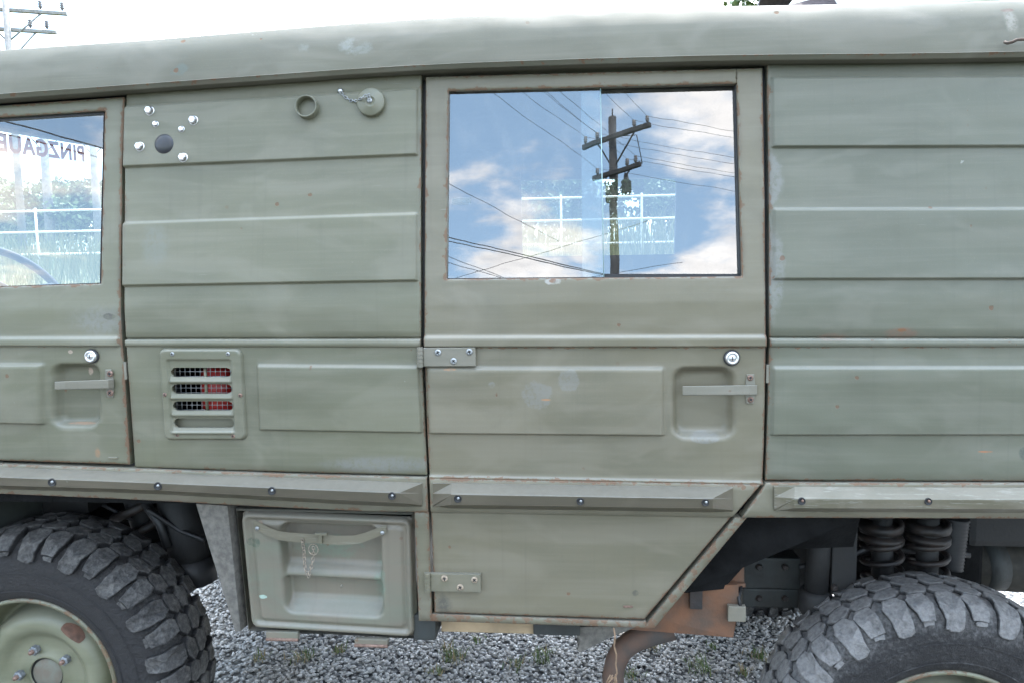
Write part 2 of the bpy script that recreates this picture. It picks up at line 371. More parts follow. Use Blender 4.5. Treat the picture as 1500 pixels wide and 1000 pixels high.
def glass(name, tint, f0, rough=0.0):
    """thin pane: clear with a mirror coat that strengthens towards grazing angles, the same from both faces"""
    m = bpy.data.materials.new(name); m.use_nodes = True; nt = m.node_tree; nt.nodes.clear(); q = NB(nt)
    out = q.n('ShaderNodeOutputMaterial'); mx = q.n('ShaderNodeMixShader'); tr = q.n('ShaderNodeBsdfTransparent'); gl = q.n('ShaderNodeBsdfGlossy'); lw = q.n('ShaderNodeLayerWeight')
    lw.inputs['Blend'].default_value = .5
    fac = q.math('ADD', q.math('MULTIPLY', q.math('POWER', lw.outputs['Facing'], 5.0), 1-f0), f0)
    tr.inputs[0].default_value = (*tint, 1); gl.inputs['Roughness'].default_value = rough; gl.inputs['Color'].default_value = (1, 1, 1, 1)
    q.link(fac, mx.inputs[0]); q.link(tr.outputs[0], mx.inputs[1]); q.link(gl.outputs[0], mx.inputs[2])
    p = q.pos(); bp = q.n('ShaderNodeBump'); bp.inputs['Distance'].default_value = .0004; bp.inputs['Strength'].default_value = .5
    q.link(q.noise(p, 6.0, 2, .4), bp.inputs['Height']); q.link(bp.outputs[0], gl.inputs['Normal'])
    df = q.n('ShaderNodeBsdfDiffuse'); df.inputs[0].default_value = (.55, .54, .50, 1); m2 = q.n('ShaderNodeMixShader')          # settled dust and water marks
    du = q.math('ADD', q.math('MULTIPLY', q.ramp(q.noise(q.mapping(p, (1, 1, .35)), 30, 7, .7), .45, .75), .07), .012)
    q.link(du, m2.inputs[0]); q.link(mx.outputs[0], m2.inputs[1]); q.link(df.outputs[0], m2.inputs[2]); q.link(m2.outputs[0], out.inputs['Surface'])
    return m
M_glass = glass('window_glass', (.44, .48, .46), .21)
M_glass_cab = glass('cab_glass', (.80, .84, .83), .17)
M_glass_thin = glass('clear_glass', (.93, .95, .95), .06)
def tyre_mat(name, dust_or_toplight, col):
    m, nt, b = nodes(name); q = NB(nt); p = q.obj()
    f = q.noise(p, 14, 8, .7); g = q.noise(p, 90, 6, .7)
    at = q.n('ShaderNodeAttribute'); at.attribute_name = 'edge'
    d = q.math('ADD', q.math('MULTIPLY', at.outputs['Fac'], .34), q.math('MULTIPLY', q.math('SUBTRACT', f, .5), .4)); d = q.math('ADD', d, q.math('MULTIPLY', q.math('SUBTRACT', g, .5), .6))
    k = q.ramp(d, .02-dust_or_toplight, .55-dust_or_toplight)
    q.link(q.mix(k, (.015, .014, .0145), col), b.inputs['Base Color'])
    b.inputs['Roughness'].default_value = .62; b.inputs['Specular IOR Level'].default_value = .4
    q.bump(b, q.math('ADD', g, q.math('MULTIPLY', q.noise(p, 30, 8, .75), 2.2)), .0055, .9)
    return m
M_tyre = tyre_mat('dusty_tyre_rubber', -.13, (.19, .182, .17)); M_tyre_chalky = tyre_mat('chalky_tyre_rubber', .04, (.24, .232, .225))

# ------------------------------------------------------------------ ground
SLOPE = -0.044
def gz(x, y=0):
    x = np.asarray(x, float); return SLOPE*np.clip(x, -4, 4)
def gravel_mat():
    m, nt, b = nodes('crushed_stone_bed'); q = NB(nt); p = q.pos()
    v = q.n('ShaderNodeTexVoronoi'); v.inputs['Scale'].default_value = 42; q.link(p, v.inputs['Vector'])
    s_ = q.n('ShaderNodeSeparateColor'); q.link(v.outputs['Color'], s_.inputs[0])
    c = q.mix(s_.outputs[0], (.17, .165, .155), (.36, .35, .325)); c = q.mix(q.ramp(v.outputs['Distance'], .35, .75), c, (.05, .05, .05))
    big = q.noise(p, .5, 5, .6); c = q.mix(q.math('MULTIPLY', q.ramp(big, .5, .75), .5), c, (.17, .15, .11))
    q.link(c, b.inputs['Base Color']); b.inputs['Roughness'].default_value = .9
    q.bump(b, q.math('SUBTRACT', 1.0, v.outputs['Distance']), .018)
    return m
M_bed = gravel_mat()
def ground():
    xs = np.array([-900, -300, -100, -40, -15, -8, -4]+list(np.linspace(-3.5, 3.5, 15))+[4, 8, 15, 40, 100, 300, 900]); ys = np.array([-900, -300, -100, -40, -15, -6, -3, -1, 0, 1, 2, 3, 4, 6, 10, 20, 50, 120, 300, 900])
    X, Y = np.meshgrid(xs, ys); Z = gz(X)*np.ones_like(Y); nx = len(xs)
    f = [[j*nx+i, j*nx+i+1, (j+1)*nx+i+1, (j+1)*nx+i] for j in range(len(ys)-1) for i in range(nx-1)]
    MB().add(np.stack([X, Y, Z-.012], -1), f).build('ground', M_bed, origin=(0, 0, 0), kind='structure')
ground()
def strip(name, y0, y1, z, mat):
    xs = np.array([-300, -40, -8, -4, 4, 8, 40, 300.0]); V = [(x, y, float(gz(x))+z) for y in (y0, y1) for x in xs]; n = len(xs)
    MB().add(V, [[i, i+1, n+i+1, n+i] for i in range(n-1)]).build(name, mat, origin=(0, 0, 0), kind='structure')
strip('added_dark_road', -10.5, -1.05, 0.0, simple('low_bounce_grey', (.05, .05, .052), .9, var=.3, scale=30, bump=.004)); strip('added_dark_verge', -120, -10.5, 0.004, simple('low_bounce_green', (.055, .085, .028), .95, var=.4, scale=6))  # unseen dark ground, added to cut the light bounced onto the body side
def stone_mat():
    m, nt, b = nodes('crushed_stone'); q = NB(nt); p = q.pos()
    at = q.n('ShaderNodeAttribute'); at.attribute_name = 'edge'
    c = q.mix(at.outputs['Fac'], (.30, .288, .265), (.50, .478, .447)); c = q.mix(q.math('MULTIPLY', q.ramp(q.noise(p, 120, 5, .7), .45, .7), .5), c, (.46, .44, .405))
    c = q.mix(q.math('MULTIPLY', q.ramp(q.noise(p, 2.2, 4, .6), .55, .75), .45), c, (.17, .15, .12))
    q.link(c, b.inputs['Base Color']); b.inputs['Roughness'].default_value = .85
    return m
def stones():
    protos = []
    for k in range(14):
        bm = bmesh.new()
        for i in range(11):
            d = rng.normal(size=3); d /= np.linalg.norm(d); bm.verts.new(Vector(d*np.array([1, rng.uniform(.6, .95), rng.uniform(.5, .8)])*rng.uniform(.8, 1.1)))
        r_ = bmesh.ops.convex_hull(bm, input=bm.verts[:]); bmesh.ops.delete(bm, geom=[g for g in r_['geom_interior'] if isinstance(g, bmesh.types.BMVert)], context='VERTS')
        bmesh.ops.triangulate(bm, faces=bm.faces[:]); bm.verts.index_update()
        protos.append((np.array([v.co for v in bm.verts]), np.array([[v.index for v in f.verts] for f in bm.faces]))); bm.free()
    V = []; F = []; A = []; n = 0
    def put(x, y, s, k):
        nonlocal n
        pv, pf = protos[k]; q = rng.normal(size=(3, 3)); q, _ = np.linalg.qr(q)
        vv = pv @ q.T*s; vv[:, 2] *= .62; z = float(gz(x))+s*rng.uniform(-.35, .15)-.003
        V.append(vv+np.array([x, y, z])); F.append(pf+n); A.append(np.full(len(pv), rng.uniform(0, 1)**1.6, np.float32)); n += len(pv)
    # dense where the camera sees the ground under and beyond the truck, thinning out further away
    for (x0, x1, y0, y1, cnt, s0, s1) in ((-1.9, 1.9, .3, 2.3, 40000, .0055, .0140), (-2.9, 2.4, 2.3, 4.4, 9500, .010, .020), (-3, 3, -1.1, .3, 4000, .008, .016)):
        for _ in range(cnt): put(rng.uniform(x0, x1), rng.uniform(y0, y1), rng.uniform(s0, s1), rng.integers(14))
    V = np.concatenate(V); F = np.concatenate(F)
    me = bpy.data.meshes.new('gravel'); me.vertices.add(len(V)); me.vertices.foreach_set('co', V.ravel())
    me.loops.add(F.size); me.loops.foreach_set('vertex_index', F.ravel()); me.polygons.add(len(F)); me.polygons.foreach_set('loop_start', np.arange(0, F.size, 3)); me.polygons.foreach_set('loop_total', np.full(len(F), 3))
    a = me.attributes.new('edge', 'FLOAT', 'POINT'); a.data.foreach_set('value', np.concatenate(A)); me.update(calc_edges=True); me.validate()
    me.materials.append(stone_mat())
    o = link('gravel', me, None, (0, 0, 0), 'stuff'); o['label'] = 'loose grey crushed stone covering the ground under the truck'; o['category'] = 'gravel'
stones()

# ------------------------------------------------------------------ the truck
truck = thing('military_truck', 'drab green military van body truck with sliding side window and chunky tyres', 'truck', (0, .86, 0))
TW = 1.72                    # body width; the far side stands at y = TW
lip = curve((-60, 143), (0, 138.5), (200, 124.4), (500, 103), (600, 97), (700, 92.4), (860, 87), (1020, 82.6), (1120, 81), (1220, 80), (1300, 79.6), (1400, 78.2), (1500, 76.4), (1560, 75))
crest = curve((-60, 78), (0, 73.6), (200, 60), (500, 36), (600, 29), (700, 22.5), (860, 15.5), (1020, 10.6), (1220, 7), (1300, 5.5), (1500, 1), (1560, 0))
def expand(keys, step, at):
    out = []; idx = []
    for a, b in zip(keys[:-1], keys[1:]):
        gap = abs(float(b[0](at)+b[1])-float(a[0](at)+a[1])); n = max(1, math.ceil(gap/step-.01)); idx.append(len(out))
        out += [(a, b, k/n) for k in range(n)]
    idx.append(len(out)); out.append((keys[-2], keys[-1], 1.0)); return out, idx
def panel_grid(cols, rows, hf, holes=(), cstep=14, rstep=14, at=(400, 400), depth=.022, cut=None, round_px=3.0, round_h=.0028, skirt=True, lines=()):
    C_, ci = expand(cols, cstep, at[1]); R_, ri = expand(rows, rstep, at[0]); nc, nr = len(C_), len(R_)
    V = np.full((nr, nc), float(at[1])); U = np.zeros((nr, nc))
    for _ in range(8):
        for i, (a, b, t) in enumerate(C_): U[:, i] = (1-t)*(a[0](V[:, i])+a[1])+t*(b[0](V[:, i])+b[1])
        for j, (a, b, t) in enumerate(R_): V[j] = (1-t)*(a[0](U[j])+a[1])+t*(b[0](U[j])+b[1])
    if cut is not None:
        e = .6
        for _ in range(2):
            s0 = cut(U, V); gx = (cut(U+e, V)-s0)/e; gy = (cut(U, V+e)-s0)/e; near = np.abs(s0) < .55*min(cstep, rstep)
            g2 = gx*gx+gy*gy+1e-9; U = np.where(near, U-s0*gx/g2, U); V = np.where(near, V-s0*gy/g2, V)
    keep = np.ones((nr-1, nc-1), bool)
    for (c0, c1, r0, r1) in holes: keep[ri[r0]:ri[r1], ci[c0]:ci[c1]] = False
    if cut is not None:
        s0 = cut(U, V); m4 = np.maximum.reduce([s0[:-1, :-1], s0[1:, :-1], s0[:-1, 1:], s0[1:, 1:]]); keep &= ~(m4 < .05)
    # pixel distance to the panel outline and to its openings
    E = np.full((nr, nc), 1e9)
    def upd(x): np.minimum(E, x, out=E)
    upd(np.abs(U-U[:, :1])); upd(np.abs(U-U[:, -1:])); upd(np.abs(V-V[:1])); upd(np.abs(V-V[-1:]))
    for (c0, c1, r0, r1) in holes:
        ul, ur = U[:, ci[c0]:ci[c0]+1], U[:, ci[c1]:ci[c1]+1]; vt, vb = V[ri[r0]:ri[r0]+1], V[ri[r1]:ri[r1]+1]
        dx = np.maximum(np.maximum(ul-U, U-ur), 0); dy = np.maximum(np.maximum(vt-V, V-vb), 0); upd(np.hypot(dx, dy))
    E2 = E.copy()
    for fn, o_ in lines: np.minimum(E2, np.abs(V-fn(U)-1)*1.6+o_, out=E2)
    H = hf(U, V)-round_h*(1-np.clip(E/round_px, 0, 1))**2
    Pt = BP(U, V, H).reshape(-1, 3); edge = np.clip(1-E2/13.0, 0, 1).reshape(-1)
    idn = np.arange(nr*nc).reshape(nr, nc); q = np.stack([idn[:-1, :-1], idn[1:, :-1], idn[1:, 1:], idn[:-1, 1:]], -1)[keep]
    faces = q.tolist(); verts = [Pt]; attr = [edge]; n = len(Pt)
    if skirt:
        cnt = {}
        for f in faces:
            for a, b in zip(f, f[1:]+f[:1]):
                if (b, a) in cnt: cnt.pop((b, a))
                else: cnt[(a, b)] = 1
        bv = sorted({i for e2 in cnt for i in e2}); mp = {i: n+k for k, i in enumerate(bv)}; mq = {i: n+len(bv)+k for k, i in enumerate(bv)}
        top = Pt[bv]; verts += [top, top+np.array([0, depth, 0])]; attr += [edge[bv]*.8, edge[bv]*.3]
        faces += [[mp[b], mp[a], mq[a], mq[b]] for (a, b) in cnt]; n += 2*len(bv)
    return np.concatenate(verts), faces, np.concatenate(attr)
def panel(name, mat, parts, parent=None):
    mb = MB(); at = []
    for vs, fs, a in parts: mb.add(vs, fs, True); at.append(a)
    return mb.build(name, mat, parent or truck, attr=np.concatenate(at))
def emboss(U, V, top, bot, left, right, h=.008, wv=3.4, wu=4.5):
    f = ss((V-top(U)+3.2)/(wv*2.1))*ss((bot(U)-V+wv*.5)/(wv*.7))
    if left is not None: f = f*ss((U-left(V)+wu*.5)/wu)
    if right is not None: f = f*ss((right(V)-U+wu*.5)/wu)
    return h*f
def pocket(U, V, x0, x1, y0, y1, r, depth, w_):
    s = rrect(U, V, x0, x1, y0, y1, r); return -depth*ss(-s/w_)
def around(fn, offs): return [(fn, o) for o in offs]
EMB = [-3.4, -2, -1, 0, 1, 2, 3.2, 4.4]
belt_t = curve((0, 497), (180, 496.5), (620, 495.5), (1120, 494.5), (1500, 495.5)); belt_b = curve((0, 507), (180, 507.5), (620, 508.4), (1120, 508), (1500, 508))

# --- quarter panel between the doors
qL = curve((100, 185), (135, 184.5), (250, 182), (450, 181), (497, 183.5), (560, 188), (620, 192.5), (684, 197)); qR = curve((100, 617), (300, 616), (497, 616), (600, 621), (697, 625.5))
qT = lambda x: lip(x)+10; qB = curve((190, 683.5), (460, 692), (625, 695.5))
b1 = curve((183, 157), (612, 131)); b2 = curve((183, 245), (614, 227)); b3 = curve((180, 327), (614, 313)); b4 = curve((180, 419), (614, 411))
b5 = curve((377, 534), (617, 536)); b6 = curve((381, 628), (620, 632)); bR = lambda v: qR(v)-5; bL5 = curve((534, 378), (628, 382))
def q_h(U, V):
    h = emboss(U, V, b1, b2, None, bR)+emboss(U, V, b3, b4, None, bR)+emboss(U, V, b5, b6, bL5, bR)
    h = h+.005*ss((V-belt_t(U)-.5)/1.5)*ss((belt_b(U)-V)/1.5)-.006*np.exp(-((V-belt_t(U))/1.3)**2)
    return h
rows = [(qT, 0), (qT, 1), (qT, 3)]+around(b1, EMB)+around(b2, EMB)+around(b3, EMB)+around(b4, EMB)+around(belt_t, [-3, -1.5, -.5, 0, .6, 1.4, 2.4])+around(belt_b, [-2, -1, 0, .8])+around(b5, EMB)+around(b6, EMB)+[(qB, -3), (qB, -1), (qB, 0)]
ventL, ventR, ventT, ventB = curve((509, 243), (644, 249)), curve((509, 349), (644, 355)), const(519), const(634)
cols = [(qL, 0), (qL, 1), (qL, 3)]+[(ventL, 0), (ventR, 0)]+around(bL5, [-3, -1.5, 0, 1.5, 3])+[(bR, -3), (bR, -1.5), (bR, 0), (bR, 1.5), (bR, 3), (qR, -1), (qR, 0)]
def vcut(U, V): return rrect(U, V, 250-(V-509)*0, 347, 524, 633, 4)
quarter = panel('side_panel', M_quarter, [panel_grid(cols, rows, q_h, at=(420, 420), cut=vcut, cstep=9, rstep=9, lines=[(belt_b, 4), (belt_t, 4)])])

# --- rear side panel
rL = curve((80, 1124), (92, 1124), (300, 1127), (497, 1127.5), (600, 1125), (704, 1121.5)); rR = const(2150)
rT = lambda x: lip(x)+8.5; rB = curve((1120, 703), (1500, 704.5))
r1 = curve((1125, 115.5), (1500, 112.5)); r2 = curve((1125, 216), (1500, 215)); r3 = curve((1125, 306.5), (1500, 306)); r4 = curve((1125, 409), (1500, 408.5)); r5 = curve((1125, 537), (1500, 537)); r6 = curve((1125, 635.5), (1500, 635))
rl1 = lambda v: rL(v)+6
def r_h(U, V):
    h = emboss(U, V, r1, r2, rl1, None)+emboss(U, V, r3, r4, rl1, None)+emboss(U, V, r5, r6, rl1, None)
    return h+.005*ss((V-belt_t(U)-.5)/1.5)*ss((belt_b(U)-V)/1.5)-.006*np.exp(-((V-belt_t(U))/1.3)**2)
rows = [(rT, 0), (rT, 1), (rT, 3)]+around(r1, EMB)+around(r2, EMB)+around(r3, EMB)+around(r4, EMB)+around(belt_t, [-3, -1.5, -.5, 0, .6, 1.4, 2.4])+around(belt_b, [-2, -1, 0, .8])+around(r5, EMB)+around(r6, EMB)+[(rB, -3), (rB, -1), (rB, 0)]
cols = [(rL, 0), (rL, 1), (rL, 3), (rl1, -1), (rl1, 1), (rl1, 3), (rR, -3), (rR, 0)]
rear_panel = panel('side_panel', M_rear, [panel_grid(cols, rows, r_h, at=(1400, 420), cstep=16, rstep=14, lines=[(belt_b, 2), (belt_t, 4), (r6, 6)])])

# --- rear side door: upper part with the window opening, lower part with the cut-off corner
dL = curve((90, 623.5), (497, 621.5), (600, 624.5), (640, 626), (700, 629.5), (780, 632.5), (897, 636.5)); dRu = curve((90, 1117), (300, 1120.5), (497, 1122), (600, 1120.5), (660, 1119), (703, 1117))
dT = curve((623, 112.5), (1117, 99.5)); wL = curve((133, 657), (409, 654)); wR = curve((122, 1079.5), (405, 1087)); wT = curve((656, 133), (1079, 122)); wB = curve((654, 409), (1087, 405))
d5 = curve((625, 537), (720, 538), (970, 538)); d6 = curve((625, 633), (970, 636)); dE = const(971)
flT = curve((628, 696), (1118, 705)); flB = curve((632, 750), (1080, 757.5))
def door_h(U, V):
    h = emboss(U, V, d5, d6, lambda v: dL(v)+4, dE, .009)
    h = h+.009*ss((V-belt_t(U)+5)/6)*ss((belt_b(U)-V)/1.4)
    h = h+pocket(U, V, 983, 1078.5, 535, 644, 22, .026, 13)
    h = h+.008*ss((V-flT(U)+2)/4)*ss((flB(U)-V)/3)
    return h
rows_u = [(dT, 0), (dT, 1), (dT, 3), (wT, -3), (wT, -1), (wT, 0), (wB, 0), (wB, 1), (wB, 3)]+around(belt_t, [-7, -5, -3, -1, 1])+around(belt_b, [-3, -1.4, -.7, 0, 1])+around(d5, [-4, -2.5, -1, 0, 1, 2.5, 4, 7, 12])+around(d6, EMB)+[(const(650), 0)]+around(flT, [-3, -1, 0, 1, 3])
wi = (3+2, 3+3)
cols_u = [(dL, 0), (dL, 1), (dL, 3), (wL, -3), (wL, -1), (wL, 0), (const(965), 0), (dE, -2), (dE, 0), (dE, 2.5), (const(981), 0), (wR, 0) if False else (const(1080), 0), (wR, 0), (wR, 1), (wR, 3), (dRu, -3), (dRu, -1), (dRu, 0)]
iwL, iwR = 5, 12; irT, irB = 5, 6
g1 = panel_grid(cols_u, rows_u, door_h, holes=[(iwL, iwR, irT, irB)], at=(850, 420), cstep=4.0, rstep=4.0, lines=[(belt_b, 1)])
dBt = curve((636, 897), (945, 907)); dRl = curve((700, 1118.5), (704, 1117), (750, 1077), (907, 944)); dLl = curve((700, 629.5), (780, 632.5), (897, 636.5))
rows_l = around(flT, [3.0, 5])+around(flB, [-3, -1.5, 0, 1.5])+[(dBt, -4), (dBt, -1.5), (dBt, 0)]
cols_l = [(dLl, 0), (dLl, 1), (dLl, 3), (dRl, -4), (dRl, -1.5), (dRl, 0)]
g2 = panel_grid(cols_l, rows_l, door_h, at=(800, 800), cstep=10, rstep=8)
door_rear = panel('door', M_door, [g1, g2])

# --- front door
fR = curve((135, 182), (141, 181.5), (250, 177.5), (450, 175.5), (490, 177), (545, 181.5), (600, 184.5), (678, 189.5)); fL = const(-78)
fT = curve((0, 154.5), (181, 142)); fB = curve((0, 674), (190, 680)); vT = curve((0, 171.5), (152, 162)); vB = curve((0, 420), (146, 415.5)); vR = curve((162, 152.5), (415, 147)); vL = const(-62)
f5 = const(532.5); f6 = curve((0, 618), (65, 619.5)); fE = const(64)
def front_h(U, V):
    h = emboss(U, V, f5, f6, None, fE, .010, 3.6, 8)+.009*ss((V-belt_t(U)+5)/6)*ss((belt_b(U)-V)/1.4)*ss((176-U)/2)
    return h+pocket(U, V, 74, 148, 530.5, 627, 18, .026, 11)
rows = [(fT, 0), (fT, 1), (fT, 3), (vT, -3), (vT, -1), (vT, 0), (vB, 0), (vB, 1), (vB, 3)]+around(belt_t, [-7, -5, -3, -1, 1])+around(belt_b, [-3, -1.4, -.7, 0, 1])+around(f5, EMB)+around(f6, EMB)+[(fB, -4), (fB, -1.5), (fB, 0)]
cols = [(fL, 0), (fL, 3), (vL, 0), (fE, -5), (fE, -2), (fE, 0), (fE, 2), (fE, 5), (const(147), 0) if False else (vR, 0), (vR, 1), (vR, 3), (fR, -3), (fR, -1), (fR, 0)]
def corner(U, V): return -(-1)*np.maximum(1.0, 1.0)*np.ones_like(U)
door_front = panel('door', M_front_door, [panel_grid(cols, rows, front_h, holes=[(2, 8, 5, 6)], at=(60, 420), cstep=3.6, rstep=3.6, lines=[(belt_b, 3)])])

# --- sills below the panels, with the door surround
def sill_h(U, V): return np.full_like(U, .008)
s1T = curve((-80, 675), (0, 678), (200, 685), (460, 694), (625, 697.5)); s1B = curve((-80, 718), (0, 721), (204, 730), (375, 739.5), (540, 747), (626, 748))
panel('sill', M_sill, [panel_grid([(const(-78), 0), (const(-76), 0), (const(560), 0), (curve((690, 625.5), (750, 628)), -3), (curve((690, 625.5), (750, 628)), 0)], [(s1T, 0), (s1T, 1), (s1T, 3), (s1B, -3), (s1B, -1), (s1B, 0)], sill_h, at=(300, 710), depth=.03)])
s2T = curve((1120, 705.5), (1500, 706)); s2B = curve((1085, 756), (1500, 757.5)); s2L = curve((700, 1123), (706, 1121), (756, 1086))
panel('sill', M_sill, [panel_grid([(s2L, 0), (s2L, 1.5), (s2L, 4), (const(2130), 0), (const(2150), 0)], [(s2T, 0), (s2T, 1), (s2T, 3), (s2B, -3), (s2B, -1), (s2B, 0)], sill_h, at=(1400, 730), depth=.03, rstep=8)])
zero = lambda U, V: np.full_like(U, .002)
pL = curve((748, 607), (908, 613.5)); pR = curve((748, 628), (908, 632.5)); pB = curve((612, 908.5), (660, 910), (946, 919))
pa = panel_grid([(pL, 0), (pL, 2), (pR, -2), (pR, 0)], [(const(748.5), 0), (const(751), 0), (pB, -12), (pB, -2), (pB, 0)], zero, at=(617, 830), depth=.03, rstep=12)
pt = curve((632, 898.5), (946, 910)); pb = panel_grid([(const(632.5), 0), (const(660), 0), (const(940), 0), (const(947), 0)], [(pt, 0), (pt, 1.5), (pB, -2), (pB, 0)], zero, at=(800, 908), depth=.03)
fd0 = curve((706, 1120), (752, 1081), (912, 948)); fd1 = curve((706, 1124), (757, 1086.5), (919, 951))
pc = panel_grid([(fd0, 0), (fd0, 1.5), (fd1, 6), (fd1, 8)], [(const(757.5), 0), (const(760), 0), (const(915), 0), (const(919), 0)], zero, at=(1020, 830), depth=.03, rstep=10)
panel('door_surround', M_sill, [pa, pb, pc])

# --- wooden rub rails
def rub_rail(u0, u1, top, crease, low, tipl, tipr, mat, screws, parent, name='rub_rail', d0=.009, d1=.048, screw_mat=None):
    us = [u0, u0+tipl] if tipl else [u0]
    n = max(2, int((u1-u0)/60)); a = us[-1]; b = u1-tipr if tipr else u1
    us += list(np.linspace(a, b, n+1)[1:]); us += [u1] if tipr else []
    rows_ = []
    for k, u in enumerate(us):
        tip = (tipl and k == 0) or (tipr and k == len(us)-1)
        t_, c_, l_ = top(u), crease(u), low(u); 
        if tip: rows_.append([P1(u, t_, d0), P1(u, t_+1.0, d0+.004), P1(u, (t_+l_)/2, d0+.005), P1(u, l_+2.0, d0+.005), P1(u, l_+4.0, d0), P1(u, l_+4, -.004), P1(u, t_, -.004)])
        else: rows_.append([P1(u, t_, d0), P1(u, t_+.6, d0+.003), P1(u, c_, d1), P1(u, c_+1.2, d1+.0012), P1(u, l_, d1-.001), P1(u, l_+5.5, d0), P1(u, t_, -.004)])
    V = np.array(rows_).reshape(-1, 3); k = 7; fs = []
    for i in range(len(us)-1):
        for j in range(k): j2 = (j+1) % k; fs.append([i*k+j, i*k+j2, (i+1)*k+j2, (i+1)*k+j])
    fs += [list(range(k))[::-1], [(len(us)-1)*k+j for j in range(k)]]
    o = MB().add(V, [f[::-1] for f in fs]).build(name, mat, parent)
    par = o if parent is truck else parent
    for (u, v) in screws:
        f = Frame(u, v, d1+.0018); m = f.m; T = f.T
        MB().lathe([(0, -.0005), (3.6*m, -.0006), (4.6*m, .0002), (5.4*m, .0012), (5.8*m, -.002)], 20, T).build('screw_recess_shade', M_black, par)  # black disc standing proud, paints the shade of a recessed hole
        MB().lathe([(0, .0032), (1.2*m, .003), (1.9*m, .0022), (2.2*m, .0002)], 12, lambda p: T(np.asarray(p)+np.array([.8*m, .9*m, 0]))).build('screw', screw_mat or M_steel, par)
    return o
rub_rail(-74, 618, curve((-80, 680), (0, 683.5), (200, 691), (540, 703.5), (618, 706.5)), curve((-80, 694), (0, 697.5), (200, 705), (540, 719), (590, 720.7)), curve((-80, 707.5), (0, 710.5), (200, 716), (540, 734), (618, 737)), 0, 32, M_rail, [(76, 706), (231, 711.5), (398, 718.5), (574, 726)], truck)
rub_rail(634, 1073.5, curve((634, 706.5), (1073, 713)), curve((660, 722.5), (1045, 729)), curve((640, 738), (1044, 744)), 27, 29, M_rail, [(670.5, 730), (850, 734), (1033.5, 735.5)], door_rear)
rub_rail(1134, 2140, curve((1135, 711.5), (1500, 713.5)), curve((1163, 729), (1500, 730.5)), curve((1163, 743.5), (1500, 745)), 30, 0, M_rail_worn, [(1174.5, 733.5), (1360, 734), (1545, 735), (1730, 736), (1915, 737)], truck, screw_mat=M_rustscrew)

# --- roof
def roof():
    us = np.concatenate([np.linspace(-92, 1500, 60), np.linspace(1540, 2150, 12)])
    drip = [(.040, -.0095), (.014, -.0105), (.0045, -.0088), (.0, -.0015), (-.0015, .0005), (.004, .0030)]
    prof2 = [(.0065, .10), (.012, .25), (.019, .42), (.028, .60), (.039, .76), (.050, .88), (.0565, .945), (.0585, .963), (.0612, .979), (.0655, .990), (.073, .996), (.088, 1.0), (.20, 1.015), (.35, 1.04), (.6, 1.06)]
    V = []; D = []
    for u in us:
        B = P1(u, float(lip(u)), .034); hz = on_y(u, float(crest(u)), B[1]+.066)[2]; H = (hz-B[2])/.990
        half = [(B[1]+.004, B[2]+.003)]+[(B[1]+a, B[2]+b*H) for a, b in prof2]
        full = half+[(TW-y, z) for y, z in half[::-1]]; V += [(B[0], y, z) for y, z in full]; D.append([(B[0], B[1]+a, B[2]+b) for a, b in drip])
    k = len(full); n = len(us); fs = [[i*k+j, i*k+j+1, (i+1)*k+j+1, (i+1)*k+j][::-1] for i in range(n-1) for j in range(k-1)]
    fs += [list(range(k)), [(n-1)*k+j for j in range(k)][::-1]]
    o = MB().add(V, fs, True).build('roof', M_roof, truck, attr=np.zeros(len(V)))
    for side in (0, 1):      # folded drip rail along each eave, hard edged
        A = np.array(D).reshape(-1, 3).copy(); k = len(drip)
        if side: A[:, 1] = TW-A[:, 1]
        fs = [[i*k+j, i*k+j+1, (i+1)*k+j+1, (i+1)*k+j] for i in range(n-1) for j in range(k-1)]
        MB().add(A, [f_[::-1] for f_ in fs] if not side else fs).build('drip_rail', M_roof, o, attr=np.tile([.1, .2, .6, .85, .85, .4], n))
    return o
roof_o = roof()
f = Frame(1488, 60, .04)
pth = [P1(u, v, d) for u, v, d in ((1472, 62, .035), (1476, 63.5, .042), (1483, 62, .046), (1490, 58.5, .048), (1500, 58, .048), (1512, 59, .046), (1518, 62, .035))]
MB().tube(pth, .0032, 8).build('hook', M_rusty, roof_o)

# --- windows
def pane(name, corners, d, mat, parent, thick=.004):
    pts = [P1(u, v, d) for u, v in corners]; n = np.array([0, math.cos(TILT), -math.sin(TILT)])*thick
    V = np.array(pts+[p+n for p in pts]); return MB().add(V[:4], [[0, 1, 2, 3]]).build(name, mat, parent)
def gasket(name, corners, d, wpx, parent, mat=M_black, th=.006):
    c = np.array(corners, float); ctr = c.mean(0); outer = c; inner = []
    for k in range(4):
        dv = np.sign(ctr-c[k])*np.array([wpx[0] if (k in (0, 3)) else wpx[1], wpx[2] if k < 2 else wpx[3]]); inner.append(c[k]+dv)
    V = [P1(u, v, d) for u, v in outer]+[P1(u, v, d) for u, v in inner]; V += [p+np.array([0, th*3, 0]) for p in V]
    fs = []
    for k in range(4):
        k2 = (k+1) % 4; fs += [[k, k2, 4+k2, 4+k], [4+k, 4+k2, 12+k2, 12+k], [k2, k, 8+k, 8+k2]]
    return MB().add(V, fs).build(name, mat, parent)
W = [(656, 132.5), (1080, 121.5), (1087.5, 405.5), (654, 409.5)]
gasket('window_gasket', W, -.010, (1.2, 3.5, 1.5, 1.5), door_rear)
pane('window_pane', [(656, 132), (879, 126), (884, 407), (654, 410)], -.0125, M_glass, door_rear)
pane('window_pane', [(851, 126), (1081, 121), (1088, 406), (853, 408)], -.022, M_glass, door_rear)
strip_m = glass('sealing_strip_film', (.70, .75, .77), .20, .10)
pane('sealing_strip', [(851, 126.5), (878, 125.8), (883, 407), (853, 407.6)], -.0165, strip_m, door_rear)
pe = [P1(879.5, 126, -.0115), P1(884.5, 406, -.0115)]
